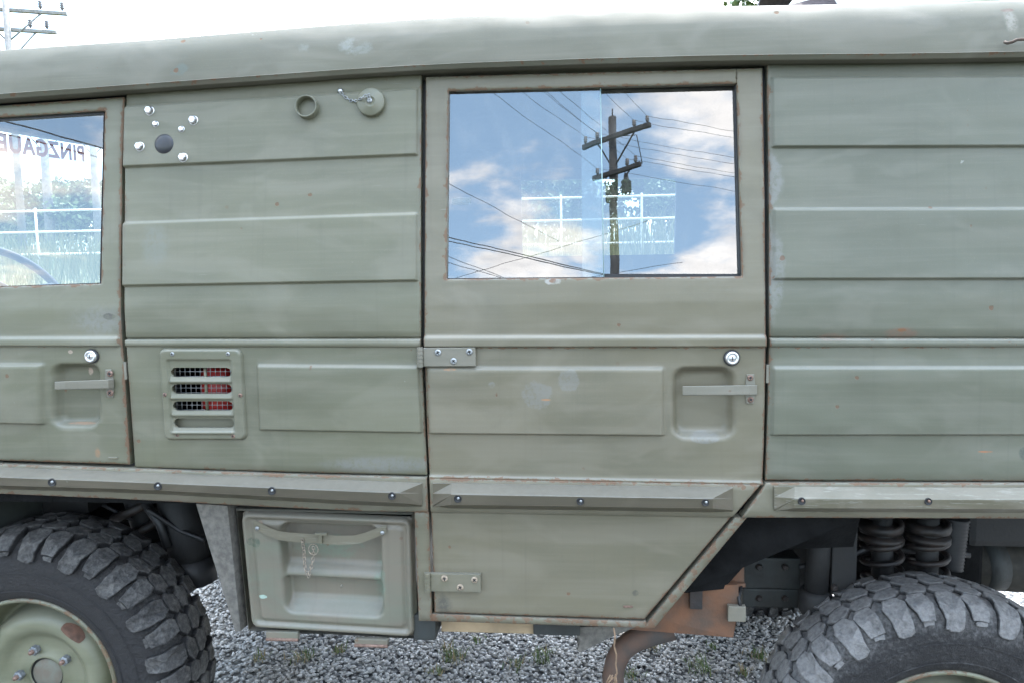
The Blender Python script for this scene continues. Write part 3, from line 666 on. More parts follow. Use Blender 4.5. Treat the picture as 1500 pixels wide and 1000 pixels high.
MB().tube(pe, .0011, 6).build('pane_edge', simple('glass_edge', (.35, .5, .5), .2, var=.1), door_rear)
mb = MB(); V = [P1(872, 127.5, -.019), P1(1080, 122, -.019), P1(1080, 127, -.019), P1(872, 132, -.019)]; mb.add(V, [[0, 1, 2, 3]]); mb.build('slide_channel', M_black, door_rear); mb = MB()
V = [P1(884, 401.5, -.019), P1(1087, 401.5, -.019), P1(1087, 406, -.019), P1(884, 406.5, -.019)]; mb.add(V, [[0, 1, 2, 3]]); mb.build('slide_channel', M_black, door_rear)
for v0 in (240, 290):
    f = Frame(864, v0, -.035); MB().lathe([(0, .004), (.009, .004), (.013, 0), (.013, -.006), (0, -.006)], 16, f.T).build('window_catch', M_steel, door_rear)
f = Frame(676, 295, -.0115); MB().box((-14*f.m, -5*f.m, 0), (14*f.m, 5*f.m, .0004), f.T).build('etched_label', glass('etched_mark', (.92, .94, .94), .035, .3), door_rear)
CW = [(-62, 175.5), (152.5, 162), (147, 415.5), (-62, 422.5)]
gasket('window_gasket', CW, -.010, (1.2, 1.0, 5.5, 1.0), door_front)
pane('window_pane', CW, -.014, M_glass_cab, door_front)

# --- hardware
def screw_at(u, v, d, parent, mat, rpx=5.0, name='screw'):
    f = Frame(u, v, d); m = f.m; r_ = rpx*m
    MB().lathe([(0, .0012), (r_*.25, .0011), (r_*.3, .0024), (r_*.7, .0024), (r_, .0006), (r_, -.001)], 14, f.T).build(name, mat, parent)
    mb = MB(); a = random.uniform(0, 1.5)
    for k in range(2):
        c_, s_ = math.cos(a+k*math.pi/2), math.sin(a+k*math.pi/2); L_ = r_*.52; w_ = r_*.13
        poly = [(c_*L_-s_*w_, s_*L_+c_*w_), (-c_*L_-s_*w_, -s_*L_+c_*w_), (-c_*L_+s_*w_, -s_*L_-c_*w_), (c_*L_+s_*w_, s_*L_-c_*w_)][::-1]
        mb.prism(poly, .0020, .0027+k*.0002, f.T)
    mb.build('screw_slot', M_black, parent)
def hinge(u0, u1, v0, v1, screws, parent, smat, mat):
    f = Frame((u0+u1)/2, (v0+v1)/2, .012); m = f.m; x0, x1, y0, y1 = (u0-(u0+u1)/2)*m, (u1-(u0+u1)/2)*m, -(v1-v0)/2*m, (v1-v0)/2*m
    o = MB().box((x0+9*m, y0, -.012), (x1, y1, 0), f.T, .0012).build('hinge', mat, parent)
    n = 5; hh = (y1-y0+2*m)/n
    for k in range(n):
        c = f.T([(x0+4.5*m, y0-m+hh*(k+.04), .001), (x0+4.5*m, y0-m+hh*(k+.96), .001)])
        MB().tube(c, .0068, 12, smooth=False).build('hinge_knuckle', mat, parent)
    MB().box((x0-1*m, y0, -.010), (x0+9*m, y1, -.0035), f.T, .001).build('hinge_leaf', mat, parent)
    for u, v in screws: screw_at(u, v, .0122, parent, smat, 5.0)
hinge(611, 696.5, 509, 536, [(641.5, 516), (687.5, 515), (664.5, 528.5)], door_rear, M_steel, M_greyhinge)
hinge(622, 704, 840, 866.5, [(651, 846.5), (695, 848.5), (674, 859.5)], door_rear, simple('weathered_screw', (.34, .27, .20), .55, .2, var=.4, scale=200), M_sill)
def lock(u, v, rpx, parent):
    f = Frame(u, v, .0); m = f.m; r_ = rpx*m
    MB().lathe([(r_*1.12, 0), (r_*1.16, .003), (r_*1.0, .005), (r_*.9, .003)], 28, f.T).build('lock_ring', M_plug, parent)
    MB().lathe([(0, .0105), (r_*.45, .0105), (r_*.5, .0085), (r_*.58, .0085), (r_*.64, .0112), (r_*.85, .0105), (r_*.98, .007), (r_, 0)], 28, f.T).build('door_lock', M_chrome, parent)
    MB().box((-r_*.07, -r_*.30, .0103), (r_*.07, r_*.30, .0112), f.T).build('keyhole', M_black, parent)
lock(1071.5, 523.5, 10.6, door_rear); lock(135.5, 521, 8.8, door_front)
def handle(u0, u1, va0, va1, vb0, vb1, brk, screws, parent):
    (bx0, bx1, by0, by1) = brk
    f = Frame((bx0+bx1)/2, (by0+by1)/2, .0); m = f.m; w_, h_ = (bx1-bx0)*m/2, (by1-by0)*m/2
    poly = [(-w_*.75, -h_), (w_*.75, -h_), (w_, -h_*.3), (w_, h_*.3), (w_*.75, h_), (-w_*.75, h_), (-w_, h_*.3), (-w_, -h_*.3)]
    MB().prism(poly, 0, .004, f.T, .001).build('handle_bracket', M_greyhinge, parent)
    for u, v in screws: screw_at(u, v, .0042, parent, M_rustscrew, 4.6)
    # flat bar lever that bows out over the pocket
    st = []
    for t in np.linspace(0, 1, 12):
        u = u1+(u0-u1)*t; d = .004+.015*ss(t/.12)*1.0+.004*math.sin(t*math.pi)-.006*ss((t-.85)/.15); va = va1+(va0-va1)*t; vb = vb1+(vb0-vb1)*t
        st.append([P1(u, va, d), P1(u, va+.8, d+.0022), P1(u, vb-.8, d+.0022), P1(u, vb, d), P1(u, vb, d-.003), P1(u, va, d-.003)])
    V = np.array(st).reshape(-1, 3); k = 6; fs = [[i*k+j, (i+1)*k+j, (i+1)*k+(j+1) % k, i*k+(j+1) % k][::-1] for i in range(11) for j in range(k)]+[[0, 1, 2, 3, 4, 5], [66+j for j in range(6)][::-1]]
    MB().add(V, fs).build('door_handle', M_greyhinge, parent)
handle(1000, 1109, 565, 563.3, 578.5, 577.8, (1091.5, 1105.5, 547, 591), [(1099, 552.8), (1099.5, 584.8)], door_rear)
handle(80, 166.5, 558.5, 555, 570.3, 568.5, (155.5, 167, 541.5, 580.5), [(161, 547), (161.5, 575)], door_front)
for (u0, u1, v0, v1) in ((1122.5, 1127.5, 533, 561), (181, 185, 530.5, 555)):
    f = Frame((u0+u1)/2, (v0+v1)/2, -.002); m = f.m; MB().box((-(u1-u0)/2*m, -(v1-v0)/2*m, -.02), ((u1-u0)/2*m, (v1-v0)/2*m, 0), f.T, .001).build('striker_plate', M_greyhinge, truck)
for (u, v, par) in ((920, 887.5, door_rear), (166, 670, door_front)):
    f = Frame(u, v, 0); m = f.m; MB().box((-7*m, -1.4*m, -.002), (7*m, 1.4*m, .0025), f.T, .001).build('drain_louvre', M_rustscrew if u > 500 else M_sill, par)
# bolts, plug, socket and capped socket on the quarter panel
def bolt(u, v, rpx):
    f = Frame(u, v, .006); m = f.m; r_ = rpx*m
    hexa = [(r_*.80*math.cos(a), r_*.80*math.sin(a)) for a in (math.pi/3*k+.3*rpx for k in range(6))]
    mb = MB().lathe([(r_*1.0, 0), (r_*1.02, .0018), (r_*.8, .0026)], 20, f.T); mb.prism(hexa, .002, r_*.95, f.T, r_*.18); mb.build('bolt', M_chrome, quarter)
for u, v in ((220, 163), (284, 177), (205.5, 215.5), (269, 231.5)): bolt(u, v, 7.0)
for u, v in ((228.5, 182.5), (266.5, 190)): bolt(u, v, 4.7)
f = Frame(241, 211.5, .006); R_ = 14.6*f.m; MB().lathe([(0, .0085), (R_*.4, .0078), (R_*.7, .0058), (R_*.92, .003), (R_, .0005), (R_, -.001)], 36, f.T).build('plug', M_plug, quarter)
f = Frame(447.5, 155.5, .024); R_ = 16.2*f.m; MB().lathe([(R_*.86, -.024), (R_*.86, .0), (R_*.93, .0012), (R_, 0), (R_, -.026)], 36, f.T).build('socket_ring', M_quarter, quarter)
MB().lathe([(0, -.0165), (R_*.87, -.0165)], 24, f.T).build('socket_floor', M_quarter, quarter)
f = Frame(542.5, 149, .020); R_ = 20.3*f.m; T = f.T; m = f.m
MB().lathe([(0, 0), (R_*.30, 0), (R_*.34, .0012), (R_*.40, .0012), (R_*.44, 0), (R_*.93, 0), (R_, -.002), (R_, -.016), (R_*.9, -.022)], 40, T).build('socket_cap', M_quarter, quarter)
MB().lathe([(0, .0034), (2.0*m, .0034), (2.6*m, .0026), (3.6*m, .0024), (3.9*m, 0)], 16, lambda p: T(np.asarray(p)+np.array([-1.0*m, 1.5*m, 0]))).build('rivet', M_steel, quarter)
f2 = Frame(498.5, 133, .004); MB().lathe([(0, .004), (2.4*m, .0035), (3.6*m, .001), (3.7*m, -.003)], 14, f2.T).build('rivet', M_chrome, quarter)
def link_chain(name, pts, parent, mat, L_=.0085, r_=.0008):
    pts = [np.array(p, float) for p in pts]; seg = [np.linalg.norm(b-a) for a, b in zip(pts[:-1], pts[1:])]; tot = sum(seg); n = max(2, int(tot/(L_*.78))); mb = MB()
    cum = np.concatenate([[0], np.cumsum(seg)])
    def at(s): 
        k = min(len(seg)-1, max(0, int(np.searchsorted(cum, s)-1))); t = (s-cum[k])/seg[k]; return pts[k]+(pts[k+1]-pts[k])*t, (pts[k+1]-pts[k])/seg[k]
    for i in range(n):
        c, t = at((i+.5)*tot/n); out_ = np.array([0, -1.0, 0]); side = np.cross(t, out_); side /= np.linalg.norm(side)
        if i % 2: side = out_*.8+side*.35; side /= np.linalg.norm(side)
        ring = [c+t*(L_*.5*(.55*np.sign(math.cos(g))+.45*math.cos(g)) if abs(math.cos(g)) > .1 else L_*.5*math.cos(g))+side*(L_*.30*math.sin(g)) for g in np.linspace(0, 2*math.pi, 14, endpoint=False)]
        mb.tube(ring, r_, 5, closed=True)
    return mb.build(name, mat, parent)
link_chain('chain', [P1(499, 135, .010), P1(505, 142, .010), P1(514, 147.5, .010), P1(523, 148, .016), P1(530, 143.5, .026), P1(539, 138.5, .026), P1(541, 145, .026)], quarter, M_steel, .0088, .0009)

# --- vent cover
vent_cols = [(curve((509, 232.5), (644, 240)), 0), (curve((509, 359), (644, 364.5)), 0)]; vent_rows = [(const(508.5), 0), (const(645), 0)]
def vshift(V): return (V-538)*.060
slots = [(252, 340, 537.5, 551), (252, 340, 561.5, 575.5), (252, 340, 586.5, 600), (252, 340, 611.5, 625)]
def slot_sdf(U, V):
    U = U-vshift(V); s = np.full_like(U, 1e9)
    for a, b, c_, d_ in slots: s = np.minimum(s, rrect(U, V, a, b, c_, d_, (d_-c_)/2-.05))
    return s
def vent_h(U, V):
    Us = U-vshift(V); o = rrect(Us, V, 234.8, 358.2, 508.8, 644.5, 11)
    h = .010*ss(-o/4.5)-.004*(o > 0)
    i = rrect(Us, V, 247, 342.5, 525, 632, 4); h = h-.0045*ss(-i/2.5)
    for a, b, c_, d_ in slots: h = h+(.0075*np.clip((V-(d_-2))/9, 0, 1)*np.clip(1-(V-(d_+7))/2.5, 0, 1))*ss((Us-249)/3)*ss((341-Us)/3)*(V > d_-2)*(V < d_+9.5)
    return h
vs, fs, at = panel_grid(vent_cols, vent_rows, vent_h, at=(300, 575), cstep=1.5, rstep=1.5, cut=slot_sdf, depth=.006, round_px=1)
vent = panel('vent_cover', M_box if False else M_quarter, [(vs, fs, at*.0)], quarter)
for u, v in ((252.5, 518), (334, 518), (241.5, 577.5), (352, 578.5), (259.5, 636), (341.5, 638)): screw_at(u, v, .0095, quarter, M_rustscrew if v > 570 else M_steel, 3.0, 'vent_screw')
for u, v in ((271, 628.5), (330, 629.5)): f = Frame(u, v, .006); MB().lathe([(0, .0004), (2.0*f.m, .0004), (2.2*f.m, -.003)], 10, f.T).build('drain_hole', M_black, quarter)
mb = MB()
for k, (a, b, c_, d_) in enumerate(slots[:3]):
    s_ = (c_-538)*.06
    for u in np.arange(a+4, b, 7.4): mb.tube([P1(u+s_, c_-3, -.010), P1(u+s_+.6, d_+3, -.010)], .00075, 5)
    for v in np.arange(c_-2, d_+3, 7.0): mb.tube([P1(a-2+s_, v+1, -.010), P1(b+2+s_, v+1, -.010)], .00075, 5)
mb.build('wire_screen', M_steel, quarter)
mb = MB(); mb.tube([P1(300, 530, -.006), P1(304, 606, -.006)], .0036, 8); mb.build('vent_post', M_quarter, quarter)
a, b = P1(250, 608, -.012), P1(347, 630, -.012); MB().box((a[0], a[1], b[2]), (b[0], a[1]+.003, a[2])).build('vent_shutter', M_quarter, quarter)
vx0_, vx1_ = P1(240, 575)[0], P1(362, 575)[0]; vz0_, vz1_ = P1(300, 640)[2], P1(300, 515)[2]
a = on_y(325, 566, .095); MB().lathe([(0, -.09), (.042, -.09), (.048, -.075), (.048, .03), (.040, .05), (.018, .06), (.018, .08), (0, .08)], 28, lambda p: np.asarray(p)+a).build('red_canister', M_red, truck)

MB().box((vx0_-.01, .19, vz0_-.02), (vx1_+.01, .20, vz1_+.02)).box((vx0_-.01, .04, vz0_-.03), (vx1_+.01, .20, vz0_-.02)).box((vx0_-.02, .04, vz0_-.03), (vx0_-.01, .20, vz1_+.02)).build('dark_vent_backing', M_dark, truck)  # added black box that keeps the vent slots dark
# --- storage box in the lower sill
def storage_box():
    d0 = -.030
    outl = [(344, 754), (600, 764), (604, 942), (361, 927)]
    def bil(s, t):
        a = np.array(outl[0])*(1-s)+np.array(outl[1])*s; b = np.array(outl[3])*(1-s)+np.array(outl[2])*s; return a*(1-t)+b*t
    N = 110; S, Tt = np.meshgrid(np.linspace(0, 1, N), np.linspace(0, 1, 86))
    A = np.array(outl, float); U = (A[0, 0]*(1-S)+A[1, 0]*S)*(1-Tt)+(A[3, 0]*(1-S)+A[2, 0]*S)*Tt; V = (A[0, 1]*(1-S)+A[1, 1]*S)*(1-Tt)+(A[3, 1]*(1-S)+A[2, 1]*S)*Tt
    x = S*250; y = Tt*176                        # lid's own millimetre-like coordinates
    o = rrect(x, y, 0, 250, 0, 176, 14)
    h = -.008*ss((o+3)/3)+.009*ss(-o/3)-.008*ss((-o-7)/4)                 # raised rim bead
    i = rrect(x, y, 15, 236, 13, 163, 8); h = h+.005*ss(-i/3)
    rec = rrect(x, y, 53, 205, 13, 153, 17); mask = ss(-rec/6.5)
    prof_d = np.interp(y, [0, 20, 74, 80, 88, 93, 97, 101, 128, 136, 144, 151], [1, 1, 1, .9, .5, .38, .38, 1, 1, .82, .38, 0])
    h = h-.038*prof_d*mask
    keep = o < 1.0
    Pt = BP(U, V, 0).copy(); Pt[..., 1] += -d0-h
    nr, nc = U.shape; idn = np.arange(nr*nc).reshape(nr, nc); q = np.stack([idn[:-1, :-1], idn[1:, :-1], idn[1:, 1:], idn[:-1, 1:]], -1)
    kk = keep[:-1, :-1] | keep[1:, 1:] | keep[1:, :-1] | keep[:-1, 1:]; q = q[kk]
    e = np.clip(1+o/6, 0, .8)
    g = truck
    box_e = link('storage_box', None, truck, BP(np.array([475.]), np.array([930.]))[0]+np.array([0, .03, 0]))
    MB().add(Pt.reshape(-1, 3), q.tolist(), True).build('box_lid', M_box, box_e, attr=e.reshape(-1))
    # body behind the lid
    c = [P1(u, v, d0) for u, v in ((343, 746), (605, 752), (611, 938), (361, 925))]
    ring = lambda dy, k: [np.array(p)+np.array([0, dy, 0])+k*(np.mean(c, 0)-np.array(p))*np.array([1, 0, 1]) for p in c]
    R0 = ring(.004, .02); R1 = ring(.010, 0); R2 = ring(.30, 0); V2 = R0+R1+R2; fs = []
    for a_ in (0, 4):
        for k in range(4): fs.append([a_+k, a_+(k+1) % 4, a_+4+(k+1) % 4, a_+4+k])
    fs += [[8, 9, 10, 11]]
    MB().add(V2, fs).build('box_body', M_box, box_e)
    # straps, buckle, rivets, hinges
    def strap(pts, wpx, d):
        st = []
        for (u, v, dd) in pts: st.append([P1(u, v-wpx, d+dd), P1(u, v+wpx, d+dd), P1(u, v+wpx, d+dd-.003), P1(u, v-wpx, d+dd-.003)])
        V = np.array(st).reshape(-1, 3); n = len(pts); fs = [[i*4+j, i*4+(j+1) % 4, (i+1)*4+(j+1) % 4, (i+1)*4+j] for i in range(n-1) for j in range(4)]+[[0, 3, 2, 1], [n*4-4, n*4-3, n*4-2, n*4-1]]
        MB().add(V, fs).build('strap', M_rail_strap, box_e)
    strap([(371, 767, .010), (382, 772, .012), (394, 778.5, .016), (408, 783.5, .019), (425, 786, .020), (448, 787.5, .021), (467, 788.5, .021)], 6.6, d0)
    strap([(470, 789, .023), (495, 790.5, .023), (520, 790, .020), (535, 786, .017), (550, 780, .014), (566, 774.5, .010)], 6.6, d0)
    f = Frame(471, 781, d0+.025); m = f.m; MB().box((-9*m, -1.6*m, -.004), (9*m, 2*m, .006), f.T, .001).build('buckle', M_sill, box_e)
    f = Frame(470, 788, d0+.026); MB().box((-2.6*m, -7*m, -.004), (2.2*m, 6*m, .003), f.T, .001).build('buckle_pin', M_sill, box_e)
    for u, v in ((376.5, 773), (560, 779.5)): f = Frame(u, v, d0+.0125); MB().lathe([(0, .0028), (2.4*m, .002), (3.2*m, 0)], 12, f.T).build('rivet', M_steel, box_e)
    for (u0, u1, v0, v1) in ((389, 437, 925, 936), (519, 568, 935.5, 945)):
        f = Frame((u0+u1)/2, (v0+v1)/2, d0+.009); MB().box((-(u1-u0)/2*m, -(v1-v0)/2*m, -.012), ((u1-u0)/2*m, (v1-v0)/2*m, .001), f.T, .0015).build('box_hinge', M_box, box_e)
        a_ = f.T([(-(u1-u0)/2*m, -(v1-v0)/2*m, 0), ((u1-u0)/2*m, -(v1-v0)/2*m, 0)]); MB().tube(a_, .0042, 10).build('hinge_pin', M_rustscrew, box_e)
    link_chain('chain', [P1(443, 789, d0+.024), P1(445, 805, d0+.012), P1(446.5, 830, d0+.010), P1(452, 843, d0+.010), P1(456, 830, d0+.010), P1(459.5, 812, d0+.010), P1(459, 800, d0+.020)], box_e, M_rustlink, .0105, .0011)
    f = Frame(459, 804, d0+.016); MB().tube(f.T([(7*m*math.cos(g), 8*m*math.sin(g), .0) for g in np.linspace(0, 2*math.pi, 20, endpoint=False)]), .0011, 6, closed=True).build('split_ring', M_rustlink, box_e)
    for u, v in ((380.5, 797), (500, 858), (585, 813)): f = Frame(u, v, d0+.004); MB().lathe([(0, .002), (1.6*m, .0016), (2.0*m, -.004)], 8, f.T).build('stud', M_box, box_e)
M_rail_strap = paint('strap_paint', (.125, .128, .105), (.11, .112, .092), (.18, .18, .16), rust=.5, wear=.25)
M_rustlink = simple('rusty_links', (.34, .28, .22), .55, .3, var=.5, scale=150)
storage_box()

# --- grey gusset beside the box
c = [P1(287, 737, -.012), P1(333, 740, -.012), P1(352.5, 924, -.03), P1(345, 925, -.03)]
V = c+[p+np.array([.004, .06, 0]) for p in c]; MB().add(V, [[3, 2, 1, 0], [0, 1, 5, 4], [1, 2, 6, 5], [2, 3, 7, 6], [3, 0, 4, 7], [4, 5, 6, 7]]).build('gusset', M_grey, truck)

# --- inner shell: black backing behind the gaps, far side, floor, ends, cab
def ib(name, lo, hi, mat=M_inner, bev=0.0, parent=truck, lean=False):
    mb = MB().box(lo, hi, None, bev)
    if lean:
        for v_ in mb.v:
            k = np.maximum(v_[:, 2]-ZC, 0)*math.tan(TILT); v_[:, 1] += k if lean > 0 else -k
    return mb.build(name, mat, parent)
xq0, xq1 = P1(160, 300)[0], P1(640, 300)[0]; xd0, xd1 = P1(654, 300)[0], P1(1086, 300)[0]
XF, XR = P1(-78, 400)[0], P1(2150, 400)[0]
zwb, zwt = P1(870, 409)[2], P1(870, 125)[2]; zfl = P1(900, 735)[2]
ztop = P1(870, 100)[2]-.005
def shell(name, x0, x1, z0, z1):
    zs = sorted({z0, z1} | ({ZC} if z0 < ZC < z1 else set())); n = len(zs); vs = []
    for x in (x0, x1):
        for z in zs:
            y = .024+max(z-ZC, 0)*math.tan(TILT); vs += [(x, y, z), (x, y+.012, z)]
    k = 2*n; fs = []
    for i in range(n-1):
        a = 2*i; fs += [[a, k+a, k+a+2, a+2], [a+1, a+3, k+a+3, k+a+1]]
    fs += [[0, 1, k+1, k], [k-2, 2*k-2, 2*k-1, k-1]]; MB().add(vs, fs).build(name, M_black, truck)
shell('inner_skin', xq0, P1(246, 400)[0], zfl, ztop); vx0, vx1 = P1(246, 575)[0], P1(352, 575)[0]; vz0, vz1 = P1(300, 636)[2], P1(300, 520)[2]
shell('inner_skin', vx0, vx1, zfl, vz0); shell('inner_skin', vx0, vx1, vz1, ztop); shell('inner_skin', vx1, xd0-.003, zfl, ztop)
shell('inner_skin', xd1+.003, XR, zfl, ztop); shell('inner_skin', xd0-.003, xd1+.003, zfl, P1(870, 650)[2]); shell('inner_skin', xd0-.003, xd1+.003, zwt+.006, ztop)
dz0 = P1(800, 900)[2]; MB().add([P1(640, 740, -.03), P1(1085, 740, -.03), P1(945, 906, -.03), P1(640, 896, -.03)], [[3, 2, 1, 0]]).build('door_lining', M_black, door_rear)
MB().add([P1(640, 515, -.034), P1(1110, 515, -.034), P1(1110, 740, -.034), P1(640, 740, -.034)], [[3, 2, 1, 0]]).build('door_lining', M_inner, door_rear)
MB().add([P1(-76, 515, -.034), P1(170, 515, -.034), P1(180, 672, -.034), P1(-76, 665, -.034)], [[3, 2, 1, 0]]).build('door_lining', M_inner, door_front)
shell('inner_skin', XF, xq0, ztop-.03, ztop)
ib('floor_pan', (XF, .02, zfl-.02), (XR, TW-.02, zfl+.01), M_dark)
ib('rear_wall', (XR-.02, .03, zfl), (XR, TW-.03, ZC), M_rear); 
MB().add([(XR, .03, ZC), (XR, TW-.03, ZC), (XR, TW-.12, ztop), (XR, .12, ztop)], [[0, 1, 2, 3]]).build('rear_wall', M_rear, truck)
# far side wall with its window openings
yfar = TW-.09
fw = [on_y(763, 250, yfar), on_y(990, 372, yfar)]; fx0, fx1, fz0, fz1 = fw[0][0], fw[1][0], fw[1][2], fw[0][2]
cx0, cx1 = XF+.12, P1(165, 300)[0]; cz0, cz1 = zwb-.02, zwt-.02
ib('side_wall', (XF, TW-.04, zfl), (XR, TW, zwb-.04), M_quarter)
def farwall(x0, x1, z0, z1):
    ya = TW-.04-max(z0-ZC, 0)*math.tan(TILT); yb = TW-.04-max(z1-ZC, 0)*math.tan(TILT); V = [(x0, ya, z0), (x1, ya, z0), (x1, yb, z1), (x0, yb, z1)]; V += [(x, y+.03, z) for x, y, z in V]
    MB().add(V, [[0, 3, 2, 1], [4, 5, 6, 7], [0, 1, 5, 4], [1, 2, 6, 5], [2, 3, 7, 6], [3, 0, 4, 7]]).build('side_wall', M_inner, truck)
zl = zwb-.04
farwall(cx1, fx0, zl, ztop); farwall(fx1, XR, zl, ztop); farwall(fx0, fx1, zl, fz0); farwall(fx0, fx1, fz1, ztop); farwall(XF, cx0, zl, ztop); farwall(cx0, cx1, zl, cz0); farwall(cx0, cx1, cz1, ztop)
MB().add([(fx0, yfar-.005, fz0), (fx1, yfar-.005, fz0), (fx1, yfar-.02, fz1), (fx0, yfar-.02, fz1)], [[0, 1, 2, 3]]).build('window_pane', M_glass_thin, truck)
MB().add([(cx0, yfar, cz0), (cx1, yfar, cz0), (cx1, yfar-.03, cz1), (cx0, yfar-.03, cz1)], [[0, 1, 2, 3]]).build('window_pane', M_glass_thin, truck)
# front of the cab: panel, pillars, header, windscreen, lettering
wsx = XF-.01; wst = None
def at_ws(u, v): return on_x(u, v, wsx)
zh = (at_ws(20, 194)[2]+at_ws(120, 212)[2])/2; zs_ = zwb-.03
ib('front_panel', (wsx-.03, .02, .72), (wsx, TW-.02, zs_), M_inner)
hp = [at_ws(-40, 183), at_ws(0, 190), at_ws(75, 202.5), at_ws(150, 215)]; hy = [.08]+[p[1] for p in hp[1:]]+[TW-.08]; hz_ = [hp[0][2]]+[p[2] for p in hp[1:]]+[hp[3][2]+.01]
V = [(wsx+x_, y, z) for x_ in (-.03, .02) for y, z in list(zip(hy, hz_))+[(TW-.08, ztop+.03), (.08, ztop+.03)]]; n = len(hy)+2
MB().add(V, [list(range(n)), list(range(n, 2*n))[::-1]]+[[i, n+i, n+(i+1) % n, (i+1) % n] for i in range(n)]).build('windscreen_header', M_inner, truck)
for y0, y1 in ((.03, .075), (TW-.075, TW-.03)): ib('windscreen_pillar', (wsx-.03, y0, zs_), (wsx+.012, y1, zh+.05), M_inner)
MB().add([(wsx-.012, .07, zs_), (wsx-.012, TW-.07, zs_), (wsx-.012, TW-.07, zh), (wsx-.012, .07, zh)], [[0, 1, 2, 3]]).build('windscreen', M_glass_thin, truck)
ib('dashboard', (wsx+.01, .06, zs_-.25), (wsx+.22, TW-.06, zs_-.045), M_plug, .02)
pR_, pL_ = at_ws(127, 226), at_ws(-8, 202)
def backlit(name, col):
    m = bpy.data.materials.new(name); m.use_nodes = True; nt = m.node_tree; q = NB(nt); b = nt.nodes['Principled BSDF']; b.inputs['Base Color'].default_value = (*col, 1)
    t = q.n('ShaderNodeBsdfTranslucent'); t.inputs[0].default_value = (*col, 1); mx = q.n('ShaderNodeMixShader'); mx.inputs[0].default_value = .85
    q.link(b.outputs[0], mx.inputs[1]); q.link(t.outputs[0], mx.inputs[2]); q.link(mx.outputs[0], nt.nodes['Material Output'].inputs['Surface']); return m
M_letter = backlit('maroon_film', (.42, .17, .13))
def lettering():
    cu = bpy.data.curves.new('windscreen_lettering', 'FONT'); cu.body = 'PINZGAUER'; cu.size = 1; cu.extrude = .008; cu.offset = .04; cu.space_character = 1.12
    tmp = bpy.data.objects.new('tmp_letters', cu); COL.objects.link(tmp); bpy.context.view_layer.update()
    me = bpy.data.meshes.new_from_object(tmp); bpy.data.objects.remove(tmp)
    V = np.array([v.co for v in me.vertices]); wd = V[:, 0].max()-V[:, 0].min(); V[:, 0] -= V[:, 0].min(); V[:, 1] -= V[:, 1].min(); ht = V[:, 1].max()
    # letters read from outside, so they run from the far side (P) to the near side
    ya, yb = at_ws(127, 238)[1], at_ws(19, 224.5)[1]; za, zb_ = at_ws(127, 238)[2], at_ws(19, 224.5)[2]; hgt = (at_ws(127, 215)[2]-za+at_ws(19, 196.5)[2]-zb_)/2
    total = (ya-yb)*9/6.9; k = V[:, 0]/wd*total; sl_ = (za-zb_)/(ya-yb)
    out_ = np.stack([np.full(len(V), wsx-.006)-V[:, 2]*.05, ya-k, za-sl_*k+V[:, 1]/ht*hgt], -1)
    org = out_.mean(0); me.vertices.foreach_set('co', (out_-org).ravel()); me.materials.clear(); me.materials.append(M_letter); me.update()
    link('windscreen_lettering', me, truck, org)
lettering()
sw = on_y(20, 428, .40); tl = rad(38)
ring = [sw+.185*(math.cos(g)*np.array([0, 1.0, 0])+math.sin(g)*np.array([-math.sin(tl)*-1*0+math.cos(tl)*-.6, 0, math.sin(tl)*1.15])) for g in np.linspace(0, 2*math.pi, 40, endpoint=False)]
swe = link('steering_wheel', None, truck, sw); MB().tube(ring, .012, 10, closed=True).build('wheel_rim', M_black, swe)
for g in (.3, 2.4, 4.5): MB().tube([sw, ring[int(g/(2*math.pi)*40)]], .009, 8).build('spoke', M_plug, swe)
MB().tube([sw, sw+np.array([-.2, 0, -.25])], .02, 10).build('steering_column', M_plug, swe)
for y0 in (.18, 1.02):
    ib('seat', (XF+.42, y0, zfl), (XF+.85, y0+.5, zfl+.18), M_plug, .03)
ib('bench_seat', (xq1-.2, TW-.45, zfl), (XR-.1, TW-.06, zfl+.22), M_plug, .02)

